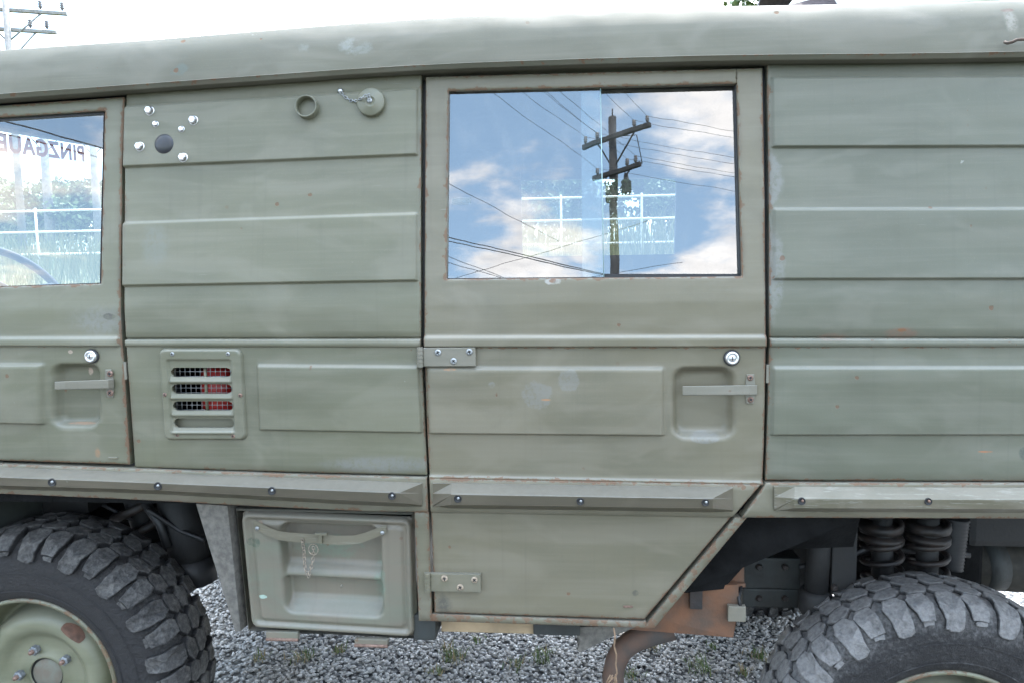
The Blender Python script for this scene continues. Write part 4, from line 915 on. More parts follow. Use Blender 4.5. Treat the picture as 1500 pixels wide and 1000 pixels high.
# --- wheels
def make_wheel(loc, spin, M_tyre=M_tyre, worn=1.0, name='wheel'):
    we = link(name, None, truck, loc)
    R0, Wd = .40, .205
    def rot(p):        # local: axle along y, outer face towards -y
        p = np.asarray(p, float); a = spin; x = p[:, 0]*math.cos(a)-p[:, 1]*math.sin(a); z = p[:, 0]*math.sin(a)+p[:, 1]*math.cos(a); return np.stack([x, -p[:, 2], z], -1)+np.array(loc)
    # carcass: (radius, out) with out = distance towards the viewer
    half = [(.222, .075), (.232, .088), (.245, .094), (.262, .0985), (.285, .1015), (.308, .103), (.330, .102), (.350, .0975), (.366, .089), (.376, .078), (.381, .06), (.3835, .03), (.384, 0)]
    prof = half+[(r_, -h) for r_, h in half[-2::-1]]
    mb = MB().lathe(prof, 96, rot); a = np.tile([np.clip((r_-.30)/.09, 0, 1)*.9 for r_, h in prof], 96)
    for r_ in (.252, .3): mb.lathe([(r_-.002, .0955+(.0065 if r_ > .28 else 0)), (r_, .0985+(.006 if r_ > .28 else 0)), (r_+.002, .0965+(.0065 if r_ > .28 else 0))], 96, rot); a = np.concatenate([a, np.full(96*3, .1)])
    mb.build('tyre', M_tyre, we, attr=a)
    # tread blocks: outlines in (pitch fraction, across) where across runs 0 (crown) .. 1 (shoulder) and on down the side wall
    def surf(ac, lift):
        pts = [(0, .384, 0), (.5, .3835, .05), (.78, .379, .077), (1.0, .366, .0905), (1.25, .348, .099), (1.5, .328, .1025)]
        k = np.interp(ac, [p[0] for p in pts], range(len(pts))); i = int(min(k, len(pts)-2)); t = k-i
        r_ = pts[i][1]*(1-t)+pts[i+1][1]*t; h = pts[i][2]*(1-t)+pts[i+1][2]*t; dr, dh = pts[i+1][1]-pts[i][1], pts[i+1][2]-pts[i][2]; l = math.hypot(dr, dh); nr, nh = dh/l, -dr/l
        return r_+nr*lift, h+nh*lift
    NP = 20; da = 2*math.pi/NP
    blocks = [  # (outline of (angle in pitches, across), lift)
        ([(.02, .06), (.30, .02), (.40, .22), (.34, .40), (.10, .42), (-.02, .24)], .0155), ([(.52, .02), (.80, .06), (.92, .26), (.82, .42), (.60, .40), (.46, .22)], .0155),
        ([(.14, .48), (.38, .46), (.47, .62), (.42, .98), (.40, 1.16), (.14, 1.16), (.10, .80)], .0165), ([(.62, .47), (.88, .49), (.94, .72), (.92, 1.0), (.93, 1.38), (.84, 1.46), (.70, 1.46), (.62, 1.38), (.58, .98), (.54, .66)], .0165),
        ([(.17, 1.20), (.38, 1.20), (.37, 1.30), (.20, 1.30)], .008)]
    mb = MB(); at_ = []
    for side in (1, -1):
        for p in range(NP):
            for poly, lift in blocks:
                jit = rng.uniform(-.02, .02); lift = lift*worn*rng.uniform(.82, 1.08) 
                # refine outline so blocks follow the curve
                pl = []
                for (a0, c0), (a1, c1) in zip(poly, poly[1:]+poly[:1]):
                    n_ = max(2, int(abs(c1-c0)/.14)); pl += [(a0+(a1-a0)*k/n_+rng.normal()*.009, c0+(c1-c0)*k/n_+rng.normal()*.011) for k in range(n_)]
                n = len(pl); cen = np.mean(np.array(pl), 0); pl = [(cen[0]+(a_-cen[0])*1.13, cen[1]+(c_-cen[1])*1.05) for a_, c_ in pl]; low, top_, chm = [], [], []
                for (a_, c_) in pl:
                    ang = (p+a_+jit+(.5 if side < 0 else 0))*da
                    ang_i = (p+cen[0]+(a_-cen[0])*.90+jit+(.5 if side < 0 else 0))*da; c_i = cen[1]+(c_-cen[1])*.94
                    for lst, A_, C2, lf in ((low, ang, c_, -.004), (chm, ang, c_, lift*(.84+.10*rng.uniform())), (top_, ang_i, c_i, lift*(.97+.06*rng.uniform()))):
                        if C2 > 1.25 and lf > 0: lf = lf*max(.35, 1-(C2-1.25)*2.0)
                        r_, h = surf(C2, lf); lst.append((r_*math.cos(A_), r_*math.sin(A_), h*side))
                rc, hc = surf(cen[1], lift*1.02); ca = (p+cen[0]+jit+(.5 if side < 0 else 0))*da
                V = low+chm+top_+[(rc*math.cos(ca), rc*math.sin(ca), hc*side)]
                fs = [[i, (i+1) % n, n+(i+1) % n, n+i] for i in range(n)]+[[n+i, n+(i+1) % n, 2*n+(i+1) % n, 2*n+i] for i in range(n)]+[[2*n+i, 2*n+(i+1) % n, 3*n] for i in range(n)]
                if side < 0: fs = [f_[::-1] for f_ in fs]
                mb.add(rot(V), fs); at_.append(np.concatenate([np.full(n, -.2), np.full(n, .8), np.full(n+1, .95)]))
    mb.build('tread', M_tyre, we, attr=np.concatenate(at_))
    # rim
    rim = [(.224, .070), (.2285, .080), (.2285, .086), (.224, .0895), (.219, .088), (.216, .076), (.213, .052), (.206, .022), (.197, -.008), (.189, -.020), (.183, -.008), (.178, .018), (.170, .038), (.158, .053), (.142, .058), (.126, .053), (.113, .041), (.104, .0335), (.096, .0315), (.050, .0315), (.046, .036), (.045, .020)]
    mb = MB().lathe(rim, 72, rot); e = np.tile([.9 if 1 <= i <= 4 else .25 for i in range(len(rim))], 72); mb.build('rim', M_rim, we, attr=e)
    MB().lathe([(.0455, .026), (.040, .030), (.012, .031), (0, .031)], 32, rot).build('hub_cap', M_rustcap, we)
    for k in range(5):
        g = 2*math.pi*k/5+.35; cx, cy = .072*math.cos(g), .072*math.sin(g)
        hexa = [(cx+.0125*math.cos(math.pi/3*i+g), cy+.0125*math.sin(math.pi/3*i+g)) for i in range(6)]
        MB().prism(hexa, .031, .047, rot, .003).build('wheel_nut', M_steelgrey, we)
        MB().lathe([(0, .056), (.0055, .055), (.0065, .045)], 10, lambda p: rot(np.asarray(p)+np.array([cx, cy, 0]))).build('stud', M_rustscrew, we)
    for k in range(4):
        g = 2*math.pi*k/4+.62; V = []
        for i in range(20):
            t = 2*math.pi*i/20; ra, ta = .0125*math.sin(t), .032*max(-1, min(1, 1.15*math.cos(t))); rr = .158+ra; an = g+ta/.158
            V.append((rr*math.cos(an), rr*math.sin(an), np.interp(rr, [.126, .142, .158, .170, .178], [.053, .058, .053, .038, .018])+.0022))
        V.append((.158*math.cos(g), .158*math.sin(g), .0575)); MB().add(rot(V), [[i, (i+1) % 20, 20] for i in range(20)]).build('rim_slot', M_slot, we)
    MB().tube([np.array(loc)+np.array([0, -.03, 0]), np.array(loc)+np.array([0, .35, 0])], .06, 20).build('hub', M_chassis, we)
    return we
M_rustcap = simple('rusted_hub', (.135, .140, .112), .65, var=.3, scale=45, col2=(.125, .105, .08)); M_steelgrey = simple('grey_nut', (.20, .21, .22), .5, .4, var=.4, scale=120); M_slot = simple('rusty_slot', (.11, .055, .035), .8, var=.5, scale=40)
wl = on_y(44, 1012, .035); wr = on_y(1390, 1126, .035)
wl[2] = .40+float(gz(wl[0]))-.006; wr[2] = .40+float(gz(wr[0]))-.006
wr[2] -= .02; wl[1] = wr[1] = .125
make_wheel(wl, .30); make_wheel(wr, 1.03, M_tyre_chalky, .62)
make_wheel(np.array([wl[0], TW-.125, wl[2]]), 2.0); make_wheel(np.array([wr[0], TW-.125, wr[2]]), .2)

# --- running gear and underbody
def rod(name, pts, r_, mat=M_chassis, seg=14, parent=truck): return MB().tube(pts, r_, seg).build(name, mat, parent)
def coil(name, top, bot, R_, r_, turns, mat=M_spring):
    top, bot = np.array(top, float), np.array(bot, float); ax = bot-top; L_ = np.linalg.norm(ax); ax /= L_; a = np.cross(ax, [0, 1, 0]); a /= np.linalg.norm(a); b = np.cross(ax, a); n = int(turns*22)
    pts = [top+ax*L_*(k/n)+R_*(math.cos(2*math.pi*turns*k/n)*a+math.sin(2*math.pi*turns*k/n)*b) for k in range(n+1)]
    return MB().tube(pts, r_, 9).build(name, mat, truck)
zb = zfl-.02
rod('backbone_tube', [(XF+.2, .86, .70), (XR-.2, .86, .70)], .09)
for X_ in (wl[0], wr[0]):
    rod('axle_tube', [(X_, .20, .53), (X_, TW-.20, .53)], .065)
    MB().lathe([(0, -.16), (.09, -.15), (.15, -.08), (.165, 0), (.15, .08), (.09, .15), (0, .16)], 24, lambda p: np.asarray(p)[:, [0, 2, 1]]+np.array([X_, .86, .55])).build('differential', M_chassis, truck)
# front end, above the near wheel
a = on_y(190, 740, .33); b_ = on_y(225, 830, .33); coil('coil_spring', (a[0]-.01, .33, zb+.02), (b_[0]+.02, .35, .60), .068, .013, 6.0)
rod('damper', [(a[0], .33, zb), (b_[0], .35, .62)], .034, M_chassis)
a = on_y(255, 735, .30); b_ = on_y(285, 850, .30); rod('bump_stop_post', [(a[0], .30, zb), (b_[0], .30, b_[2]+.02)], .055, M_chassis)
rod('bump_stop_post', [(b_[0]-.002, .30, b_[2]+.07), (b_[0], .30, b_[2])], .062, M_black)
ib('engine_cover', (XF, .42, .62), (wl[0]+.60, 1.30, zb), M_dark, .02); ib('frame_rail', (XF+.1, .50, .70), (XR-.1, .58, zb), M_chassis, .008); ib('frame_rail', (XF+.1, TW-.58, .70), (XR-.1, TW-.50, zb), M_chassis, .008)
c = [on_y(232, 738, .26), on_y(262, 738, .26), on_y(262, 820, .26)]; V = c+[p+np.array([0, .01, 0]) for p in c]
MB().add(V, [[0, 2, 1], [3, 4, 5], [0, 1, 4, 3], [1, 2, 5, 4], [2, 0, 3, 5]]).build('spring_bracket', M_chassis, truck)
a, b_ = on_y(212, 735, .24), on_y(246, 800, .24); rod('brake_line', [a, (a+b_)/2+np.array([.012, 0, 0]), b_], .012, M_black)
MB().box((a[0]-.33, .26, zb-.11), (a[0]-.18, .40, zb)).build('spring_tower', M_chassis, truck)
ib('added_dark_box', (wr[0]-.35, .62, .62), (XR-.05, 1.1, zb), M_dark, .02)  # added dark box, hides the sunlit ground beyond the rear axle
# inner arches
ib('wheel_arch', (wl[0]-.45, .44, .80), (wl[0]+.52, .46, zb), M_dark); ib('wheel_arch', (wr[0]-.50, .50, .74), (XR, .52, zb), M_dark)
a, b_ = on_y(1235, 800, .50), on_y(1440, 800, .50); ib('dark_gap_filler', (a[0], .495, .52), (b_[0], .53, .82), M_dark, .01)  # added dark plate, blocks the bright gap behind the springs
# behind the door: liner, box, brackets, rear springs
c = [on_y(1085, 758, .05), on_y(1260, 758, .05), on_y(1250, 800, .12), on_y(1110, 806, .12), on_y(1060, 862, .10), on_y(1000, 868, .06), on_y(965, 905, .04)]
V = c+[p+np.array([0, .012, 0]) for p in c]; n = 7; MB().add(V, [list(range(n))[::-1], list(range(n, 2*n))]+[[i, (i+1) % n, n+(i+1) % n, n+i] for i in range(n)]).build('arch_liner', M_dark, truck)
a, b_ = on_y(1089, 816, .30), on_y(1172, 888, .30); ib('battery_box', (a[0], .30, b_[2]), (b_[0], .60, a[2]), M_chassis_g, .006); a2 = on_y(1130, 862, .295); ib('battery_box_strap', (a[0]-.002, .294, b_[2]-.002), (b_[0]+.002, .61, a2[2]), M_chassis_g, .004)
c = [on_y(1160, 758, .24), on_y(1256, 758, .24), on_y(1252, 868, .24), on_y(1186, 868, .24), on_y(1192, 800, .24)]
V = c+[p+np.array([0, .014, 0]) for p in c]; n = 5; MB().add(V, [list(range(n))[::-1], list(range(n, 2*n))]+[[i, (i+1) % n, n+(i+1) % n, n+i] for i in range(n)]).build('spring_bracket', M_chassis, truck)
a, b_ = on_y(1204, 760, .22), on_y(1194, 880, .22); rod('damper', [a+np.array([0, 0, .05]), b_], .028); MB().lathe([(.0, .03), (.036, .03), (.04, .02), (.04, -.02), (.036, -.03), (0, -.03)], 20, lambda p: np.asarray(p)+b_).build('damper_eye', M_chassis, truck)
a, b_ = on_y(1234, 758, .21), on_y(1232, 868, .21); ib('trailing_plate', (a[0]-.026, .20, b_[2]), (a[0]+.034, .212, a[2]+.02), M_chassis, .004)
for u0, u1 in ((1290, 1294), (1359, 1356)):
    a, b_ = on_y(u0, 757, .34), on_y(u1, 905, .34); coil('coil_spring', (a[0], .34, a[2]+.03), (b_[0], .34, b_[2]), .047, .0075, 7.2)
    rod('damper', [a+np.array([0, 0, .04]), b_], .027, M_chassis); MB().lathe([(0, .010), (.052, .010), (.055, 0), (.052, -.010), (0, -.010)], 26, lambda p: np.asarray(p)+on_y(u0, 770, .34)).build('spring_seat', M_spring, truck)
    MB().lathe([(0, .007), (.053, .007), (.053, -.007), (0, -.007)], 26, lambda p: np.asarray(p)+on_y(u0, 786, .34)).build('spring_seat', M_spring, truck)
a = on_y(1400, 757, .36); b_ = on_y(1390, 830, .36); rod('corrugated_hose', [a+(b_-a)*t for t in np.linspace(0, 1, 30)], [.030+.004*(k % 2) for k in range(30)], M_black)
a, b_ = on_y(1420, 756, .42), on_y(1500, 803, .42); ib('fuel_tank', (a[0], .42, b_[2]), (XR-.1, .62, a[2]+.03), M_chassis, .02)
a = on_y(1460, 830, .55); rod('exhaust_silencer', [(a[0]-.09, .58, a[2]), (XR-.1, .58, a[2]-.02)], .075, simple('sooty_metal', (.05, .045, .035), .7, var=.5, scale=15), 20); rod('silencer_band', [(a[0]-.04, .58, a[2]), (a[0]+.015, .58, a[2])], .079, M_chassis_g, 20)
# rusted shield, strap and outlet pipe under the door corner
c = [on_y(962, 905, .10), on_y(1010, 856, .10), on_y(1081, 856, .10), on_y(1083, 882, .10), on_y(1080, 905, .10), on_y(1074, 933, .11), on_y(918, 921, .11)]
V = c+[p+np.array([0, .16, 0]) for p in c]; n = 7; MB().add(V, [list(range(n))[::-1], list(range(n, 2*n))]+[[i, (i+1) % n, n+(i+1) % n, n+i] for i in range(n)]).build('heat_shield', M_rusty, truck)
a, b_ = on_y(1012, 836, .13), on_y(1090, 856, .13); ib('shield_flange', (a[0], .115, b_[2]), (b_[0], .28, b_[2]+.010), M_rusty, .002); c = [on_y(1040, 854, .125), on_y(1090, 812, .125), on_y(1090, 854, .125)]; V = c+[p+np.array([0, .006, 0]) for p in c]
MB().add(V, [[0, 2, 1], [3, 4, 5], [0, 1, 4, 3], [1, 2, 5, 4], [2, 0, 3, 5]]).build('shield_gusset', M_rusty, truck)
a, b_ = on_y(1011, 848, .088), on_y(1029, 892, .088); ib('shield_strap', (a[0], .088, b_[2]), (b_[0], .096, a[2]), M_spring, .001); f = on_y(1019, 852, .088); MB().lathe([(0, .008), (.008, .008), (.011, 0)], 12, lambda p: np.stack([np.asarray(p)[:, 0], -np.asarray(p)[:, 2], np.asarray(p)[:, 1]], -1)+f).build('bolt', M_rusty, truck)
a, b_ = on_y(1066, 886, .09), on_y(1092, 909, .09); ib('clamp', (a[0], .085, b_[2]), (b_[0], .10, a[2]), M_greyhinge, .002); rod('cable', [on_y(1086, 856, .12), on_y(1082, 875, .10), on_y(1085, 890, .09)], .004, M_black)
pth = [on_y(u, v, .16) for u, v in ((985, 918), (955, 926), (930, 936), (912, 950), (902, 968), (898, 990), (898, 1030), (900, 1075))]; rod('outlet_pipe', pth, [.030, .030, .029, .0275, .027, .027, .027, .027], simple('sooty_rust', (.13, .07, .045), .75, var=.3, scale=8, bump=.001, col2=(.05, .046, .042)), 20)
for k, (u0, v0, u1, v1, y_, r0) in enumerate(((1095, 768, 1200, 800, .20, .007), (1120, 790, 1240, 770, .23, .005), (1170, 830, 1300, 790, .30, .008), (1080, 800, 1090, 860, .14, .006), (1240, 780, 1420, 812, .40, .009), (215, 745, 300, 790, .22, .007), (60, 745, 190, 760, .36, .008), (150, 738, 240, 775, .28, .005))):
    a, b_ = on_y(u0, v0, y_), on_y(u1, v1, y_+.03); mid = (a+b_)/2+np.array([0, .02, -.025]); rod('hose', [a+(mid-a)*t*2 if t < .5 else mid+(b_-mid)*(t-.5)*2 for t in np.linspace(0, 1, 9)], r0, M_black, 8)
for u, v, y_ in ((1112, 830, .297), (1150, 830, .297), (1112, 876, .292), (1150, 876, .292), (1215, 790, .238), (1240, 840, .238), (1178, 775, .238), (1222, 860, .198), (1240, 770, .198)):
    f0 = on_y(u, v, y_); MB().lathe([(0, .006), (.006, .006), (.0085, .002), (.0095, -.002)], 8, lambda p: np.stack([np.asarray(p)[:, 0], -np.asarray(p)[:, 2], np.asarray(p)[:, 1]], -1)+f0, smooth=False).build('bolt', M_spring, truck)
# board and folded step under the door
a, b_ = on_y(646, 905, .06), on_y(784, 928, .06); ib('wooden_board', (a[0], .06, b_[2]), (b_[0], .24, b_[2]+.032), M_wood, .002)
a, b_ = on_y(781, 915, .05), on_y(850, 931, .05); ib('step_bracket', (a[0], .05, b_[2]), (b_[0], .20, a[2]+.01), M_chassis_g, .003)
c = [on_y(838, 918, .07), on_y(935, 916, .07), on_y(890, 935, .07), on_y(850, 955, .07), on_y(846, 952, .07), on_y(850, 938, .07)]; V = c+[p+np.array([0, .10, .0]) for p in c]; n = 6
MB().add(V, [list(range(n))[::-1], list(range(n, 2*n))]+[[i, (i+1) % n, n+(i+1) % n, n+i] for i in range(n)]).build('folded_step', M_grey, truck)
a, b_ = on_y(606, 908, .04), on_y(640, 935, .04); ib('box_bracket', (a[0], .03, b_[2]), (b_[0], .22, a[2]+.02), M_chassis_g, .006)
# twig caught on the sill
pts = [on_y(u, v, -.004+.002*math.sin(v)) for u, v in ((899, 919), (901, 932), (899.5, 945), (903, 958), (902, 972), (904, 985), (900, 992), (903, 1003), (905, 1020))]
tw_ = MB().tube(pts, .0022, 6); 
for k in range(5):
    p = pts[6]+np.array([random.uniform(-.01, .01), 0, random.uniform(-.01, .01)]); tw_.tube([p, p+np.array([random.uniform(-.022, .022), random.uniform(-.01, .01), -random.uniform(.012, .03)])], .0017, 5)
tag(tw_.build('dry_twig', M_twig), 'thin dry twig hanging from the sill in front of the outlet pipe', 'twig')

# ------------------------------------------------------------------ weeds in the gravel
def leafmat(name, c1, c2, rough=.6):
    m, nt, b = nodes(name); q = NB(nt); at = q.n('ShaderNodeAttribute'); at.attribute_name = 'edge'
    q.link(q.mix(at.outputs['Fac'], c1, c2), b.inputs['Base Color']); b.inputs['Roughness'].default_value = rough
    b.inputs['Transmission Weight'].default_value = 0; b.inputs['Subsurface Weight'].default_value = 0
    return m
M_weed = leafmat('weed_blades', (.07, .12, .03), (.25, .19, .10)); M_tallgrass = leafmat('tall_grass', (.10, .13, .035), (.26, .24, .11)); M_leaf = leafmat('tree_leaves', (.05, .085, .025), (.12, .17, .055)); M_bark = simple('bark', (.10, .08, .06), .9, var=.4, scale=20, bump=.01)
def weed(u, v, n, size, dry=.3):
    where = 'in front of the storage box' if u < 560 else 'below the cut-off door' if u < 880 else 'beside the outlet pipe' if u < 1000 else 'near the chalky rear tyre'
    label = ('mostly dry straw coloured' if dry > .55 else 'half withered' if dry > .3 else 'fresh green')+' grass tuft in the gravel '+where
    d = ray(u, v); t = (0-EYE[2])/d[2]; p = EYE+d*t; p[2] = float(gz(p[0])); t = (p[2]-EYE[2])/d[2]; p = EYE+d*t
    mb = MB(); at_ = []
    for k in range(n):
        b = p+np.array([rng.normal()*size*.5, rng.normal()*size*.5, -.003]); g = rng.uniform(0, 6.28); L_ = size*rng.uniform(.5, 1.3); lean = rng.uniform(.3, 1.1); w_ = rng.uniform(.0012, .0028)
        dirv = np.array([math.cos(g), math.sin(g), 0]); sd = np.array([-dirv[1], dirv[0], 0])*w_
        c = [b+dirv*L_*lean*s*s*.8+np.array([0, 0, L_*s*(1-.35*lean*s)]) for s in (0, .35, .7, 1)]
        V = [c[0]-sd, c[0]+sd, c[1]-sd, c[1]+sd, c[2]-sd*.7, c[2]+sd*.7, c[3]]; mb.add(V, [[0, 1, 3, 2], [2, 3, 5, 4], [4, 5, 6]]); at_ += [np.full(7, 1.0 if rng.uniform() < dry else rng.uniform(0, .3))]
    tag(mb.build('grass_tuft', M_weed, attr=np.concatenate(at_), origin=p), label, 'weed', 'grass tufts growing through the gravel')
for (u, v, n, s_, dr) in ((665, 962, 60, .045, .35), (655, 950, 30, .03, .5), (790, 966, 50, .04, .2), (755, 975, 40, .035, .5), (800, 958, 26, .035, .2), (445, 965, 50, .04, .45), (495, 953, 34, .03, .4), (380, 965, 26, .03, .6), (1025, 978, 46, .05, .1), (1045, 948, 20, .03, .1), (955, 945, 36, .035, .7), (1110, 962, 46, .04, .45), (925, 990, 34, .04, .2), (1090, 985, 30, .035, .8), (700, 938, 20, .025, .5), (1165, 975, 24, .03, .4), (640, 985, 30, .03, .5)): weed(u, v, n, s_, dr)

# ------------------------------------------------------------------ beyond the truck: bank, tall grass, fence, trees, poles, building
def bz(x, y):
    y = np.asarray(y, float); x = np.asarray(x, float)
    return np.interp(y, [5.5, 8, 11, 13, 18, 40, 60], [-.05, .75, 1.75, 1.95, 2.5, 3.6, 3.8])+.12*np.sin(x*.7+y*.4)*np.clip((y-6)/3, 0, 1)+float(0)
def bank():
    xs = np.linspace(-70, 40, 90); ys = np.array([5.5, 6.2, 7, 8, 9, 10, 11, 12, 13, 15, 18, 24, 32, 40, 50, 60, 60.5]); X, Y = np.meshgrid(xs, ys); Z = bz(X, Y); Z[-1] = -.5; Z[0] = -.3
    nx = len(xs); f = [[j*nx+i, j*nx+i+1, (j+1)*nx+i+1, (j+1)*nx+i] for j in range(len(ys)-1) for i in range(nx-1)]
    MB().add(np.stack([X, Y, Z], -1), f, True).build('bank_terrain', simple('bank_soil', (.12, .125, .05), .95, var=.4, scale=3), origin=(0, 0, 0), kind='structure')
bank()
def tall_grass():
    V = []; F = []; A = []; n = 0
    for _ in range(16000):
        y = rng.uniform(6.2, 17); x = rng.uniform(-22, -4) if rng.uniform() < .62 else rng.uniform(-4, 8)
        z = float(bz(x, y)); L_ = rng.uniform(.45, 1.05)*(1 if y > 8 else .7); g = rng.uniform(0, 6.28); w_ = rng.uniform(.006, .016); ln = rng.uniform(.05, .4)
        d = np.array([math.cos(g), math.sin(g), 0]); s = np.array([rng.choice([-1, 1])*.9, .3, 0])*w_; b = np.array([x, y, z-.02])
        V += [b-s, b+s, b+d*L_*ln*.3+np.array([0, 0, L_*.6])-s*.7, b+d*L_*ln*.3+np.array([0, 0, L_*.6])+s*.7, b+d*L_*ln+np.array([0, 0, L_])]; F += [[n, n+1, n+3, n+2], [n+2, n+3, n+4]]; A += [rng.uniform(0, 1)]*5; n += 5
    o = MB().add(V, F).build('tall_grass', M_tallgrass, attr=np.array(A), kind='stuff'); o['label'] = 'tall pale grass covering the bank beyond the truck'; o['category'] = 'grass'
tall_grass()
# white pipe fence on the bank
M_white = simple('white_pipe_paint', (.8, .8, .78), .5, var=.1)
fy = 12.0; fz_ = [on_y(876, v, fy)[2] for v in (289, 322, 357)]
fence = thing('pipe_fence', 'white pipe rail fence on the grassy bank beyond the truck', 'fence', (on_y(822, 322, fy)[0], fy, 1.6))
for z in fz_: MB().tube([(x, fy, z) for x in (-24, -12, 0, 12)], .022, 8).build('rail', M_white, fence)
sp = on_y(940, 322, fy)[0]-on_y(822, 322, fy)[0]
for k in range(-14, 7):
    x = on_y(822, 322, fy)[0]+k*sp
    MB().tube([(x, fy, float(bz(x, fy))-.1), (x, fy, fz_[0]+.06)], .022, 8).build('post', M_white, fence)
def tree(x, y, z, h, r_, label, seed, n=2600):
    g = np.random.default_rng(seed); t = thing('tree', label, 'tree', (x, y, z), 'trees beyond the bank')
    mb = MB(); mb.tube([(x, y, z-.2), (x+.1, y, z+h*.3), (x, y+.1, z+h*.6), (x+.1, y, z+h*.9)], [h*.03, h*.024, h*.015, h*.004], 9)
    cl = []
    for k in range(16):
        a = g.uniform(0, 6.28); zz = g.uniform(.3, .95); rr = r_*math.sin(math.pi*min(1, (zz-.18)/.85))*g.uniform(.35, .9); c = np.array([x+rr*math.cos(a), y+rr*math.sin(a), z+h*zz]); cl.append((c, r_*g.uniform(.28, .5)))
        mb.tube([(x, y, z+h*max(.2, zz-.25)), (c+np.array([x, y, z+h*zz]))/2, c], [h*.010, h*.006, h*.002], 5)
    mb.build('trunk', M_bark, t)
    V = []; F = []; A = []; m = 0
    for k in range(n):
        c, cr = cl[g.integers(16)]; d = g.normal(size=3); d /= np.linalg.norm(d); p = c+d*cr*g.uniform(.3, 1.0)**.5*np.array([1, 1, .8]); s = r_*g.uniform(.04, .085)
        a = g.normal(size=3); a /= np.linalg.norm(a); b = np.cross(a, g.normal(size=3)); b /= np.linalg.norm(b)
        V += [p-a*s, p+b*s*.6, p+a*s, p-b*s*.6]; F.append([m, m+1, m+2, m+3]); A += [g.uniform(0, 1)]*4; m += 4
    MB().add(V, F).build('crown', M_leaf, t, attr=np.array(A))
for k, (u, v, y, h, r_) in enumerate(((775, 300, 30, 5.2, 2.6), (850, 300, 34, 5.0, 2.8), (940, 300, 32, 4.4, 2.4), (1010, 300, 30, 4.8, 2.4), (20, 300, 22, 4.0, 2.2), (85, 300, 24, 4.2, 2.3), (140, 300, 20, 4.4, 2.0), (-40, 300, 23, 4.2, 2.2))):
    p = on_y(u, v, y); h = on_y(u, v-50 if u > 500 else v-30, y)[2]-float(bz(p[0], y))+.1; r_ = h*.55; tree(p[0], y, float(bz(p[0], y))-.1, h, r_, 'leafy green tree beyond the bank, seen through '+('the sliding door window' if u > 500 else 'the cab window'), 30+k, 4200)
p = on_y(1128, -22, 26); tree(p[0], 26, float(bz(p[0], 26))-.1, p[2]-bz(0, 26)+.2, 2.8, 'tall green tree topping the roof line beside the building', 77, 3600)
# building whose eaves show over the roof
def building():
    y0 = 15.0; a = on_y(1165, 8, y0); b_ = on_y(1262, 4, y0); e = on_y(1400, -60, y0); zg = float(bz(5, 15))-.6
    x0 = b_[0]+.02; x1 = x0+14; ztop_ = b_[2]+2.0
    t = thing('building', 'white clapboard building with dark eaves behind the truck', 'building', ((x0+x1)/2, y0+4, zg))
    M_side = simple('white_siding', (.78, .78, .76), .6, var=.08, scale=3); M_sh = simple('dark_shingle', (.06, .045, .05), .8, var=.4, scale=12)
    MB().box((x0, y0, zg), (x1, y0+9, ztop_)).build('wall', M_side, t)
    for k in range(26): MB().add([(x0, y0-.006, zg+k*.25), (x1, y0-.006, zg+k*.25), (x1, y0-.03, zg+k*.25+.02), (x0, y0-.03, zg+k*.25+.02), (x0, y0-.006, zg+k*.25+.24), (x1, y0-.006, zg+k*.25+.24)], [[0, 1, 2, 3], [3, 2, 5, 4]]).build('clapboard', M_side, t)
    V = [on_y(1090, 24, 16.0), on_y(1300, 24, 16.0), on_y(1300, -28.5, 17.5)]; V = [np.array(p) for p in V]+[np.array(p)+np.array([0, .9, -.3]) for p in V]
    MB().add(V, [[0, 1, 2], [3, 5, 4], [0, 3, 4, 1], [1, 4, 5, 2], [2, 5, 3, 0]]).build('lower_roof', M_sh, t)
    V = [(x0-.3, y0-.4, ztop_), (x1+.3, y0-.4, ztop_), (x1+.3, y0+4.5, ztop_+2.4), (x0-.3, y0+4.5, ztop_+2.4), (x0-.3, y0+9.4, ztop_), (x1+.3, y0+9.4, ztop_)]; V += [(p0, p1, p2-.15) for p0, p1, p2 in V]
    MB().add(V, [[0, 1, 2, 3], [3, 2, 5, 4], [6, 9, 8, 7], [9, 10, 11, 8], [0, 6, 7, 1], [4, 5, 11, 10], [0, 3, 9, 6], [3, 4, 10, 9], [1, 7, 8, 2], [2, 8, 11, 5]]).build('roof', M_sh, t)
building()
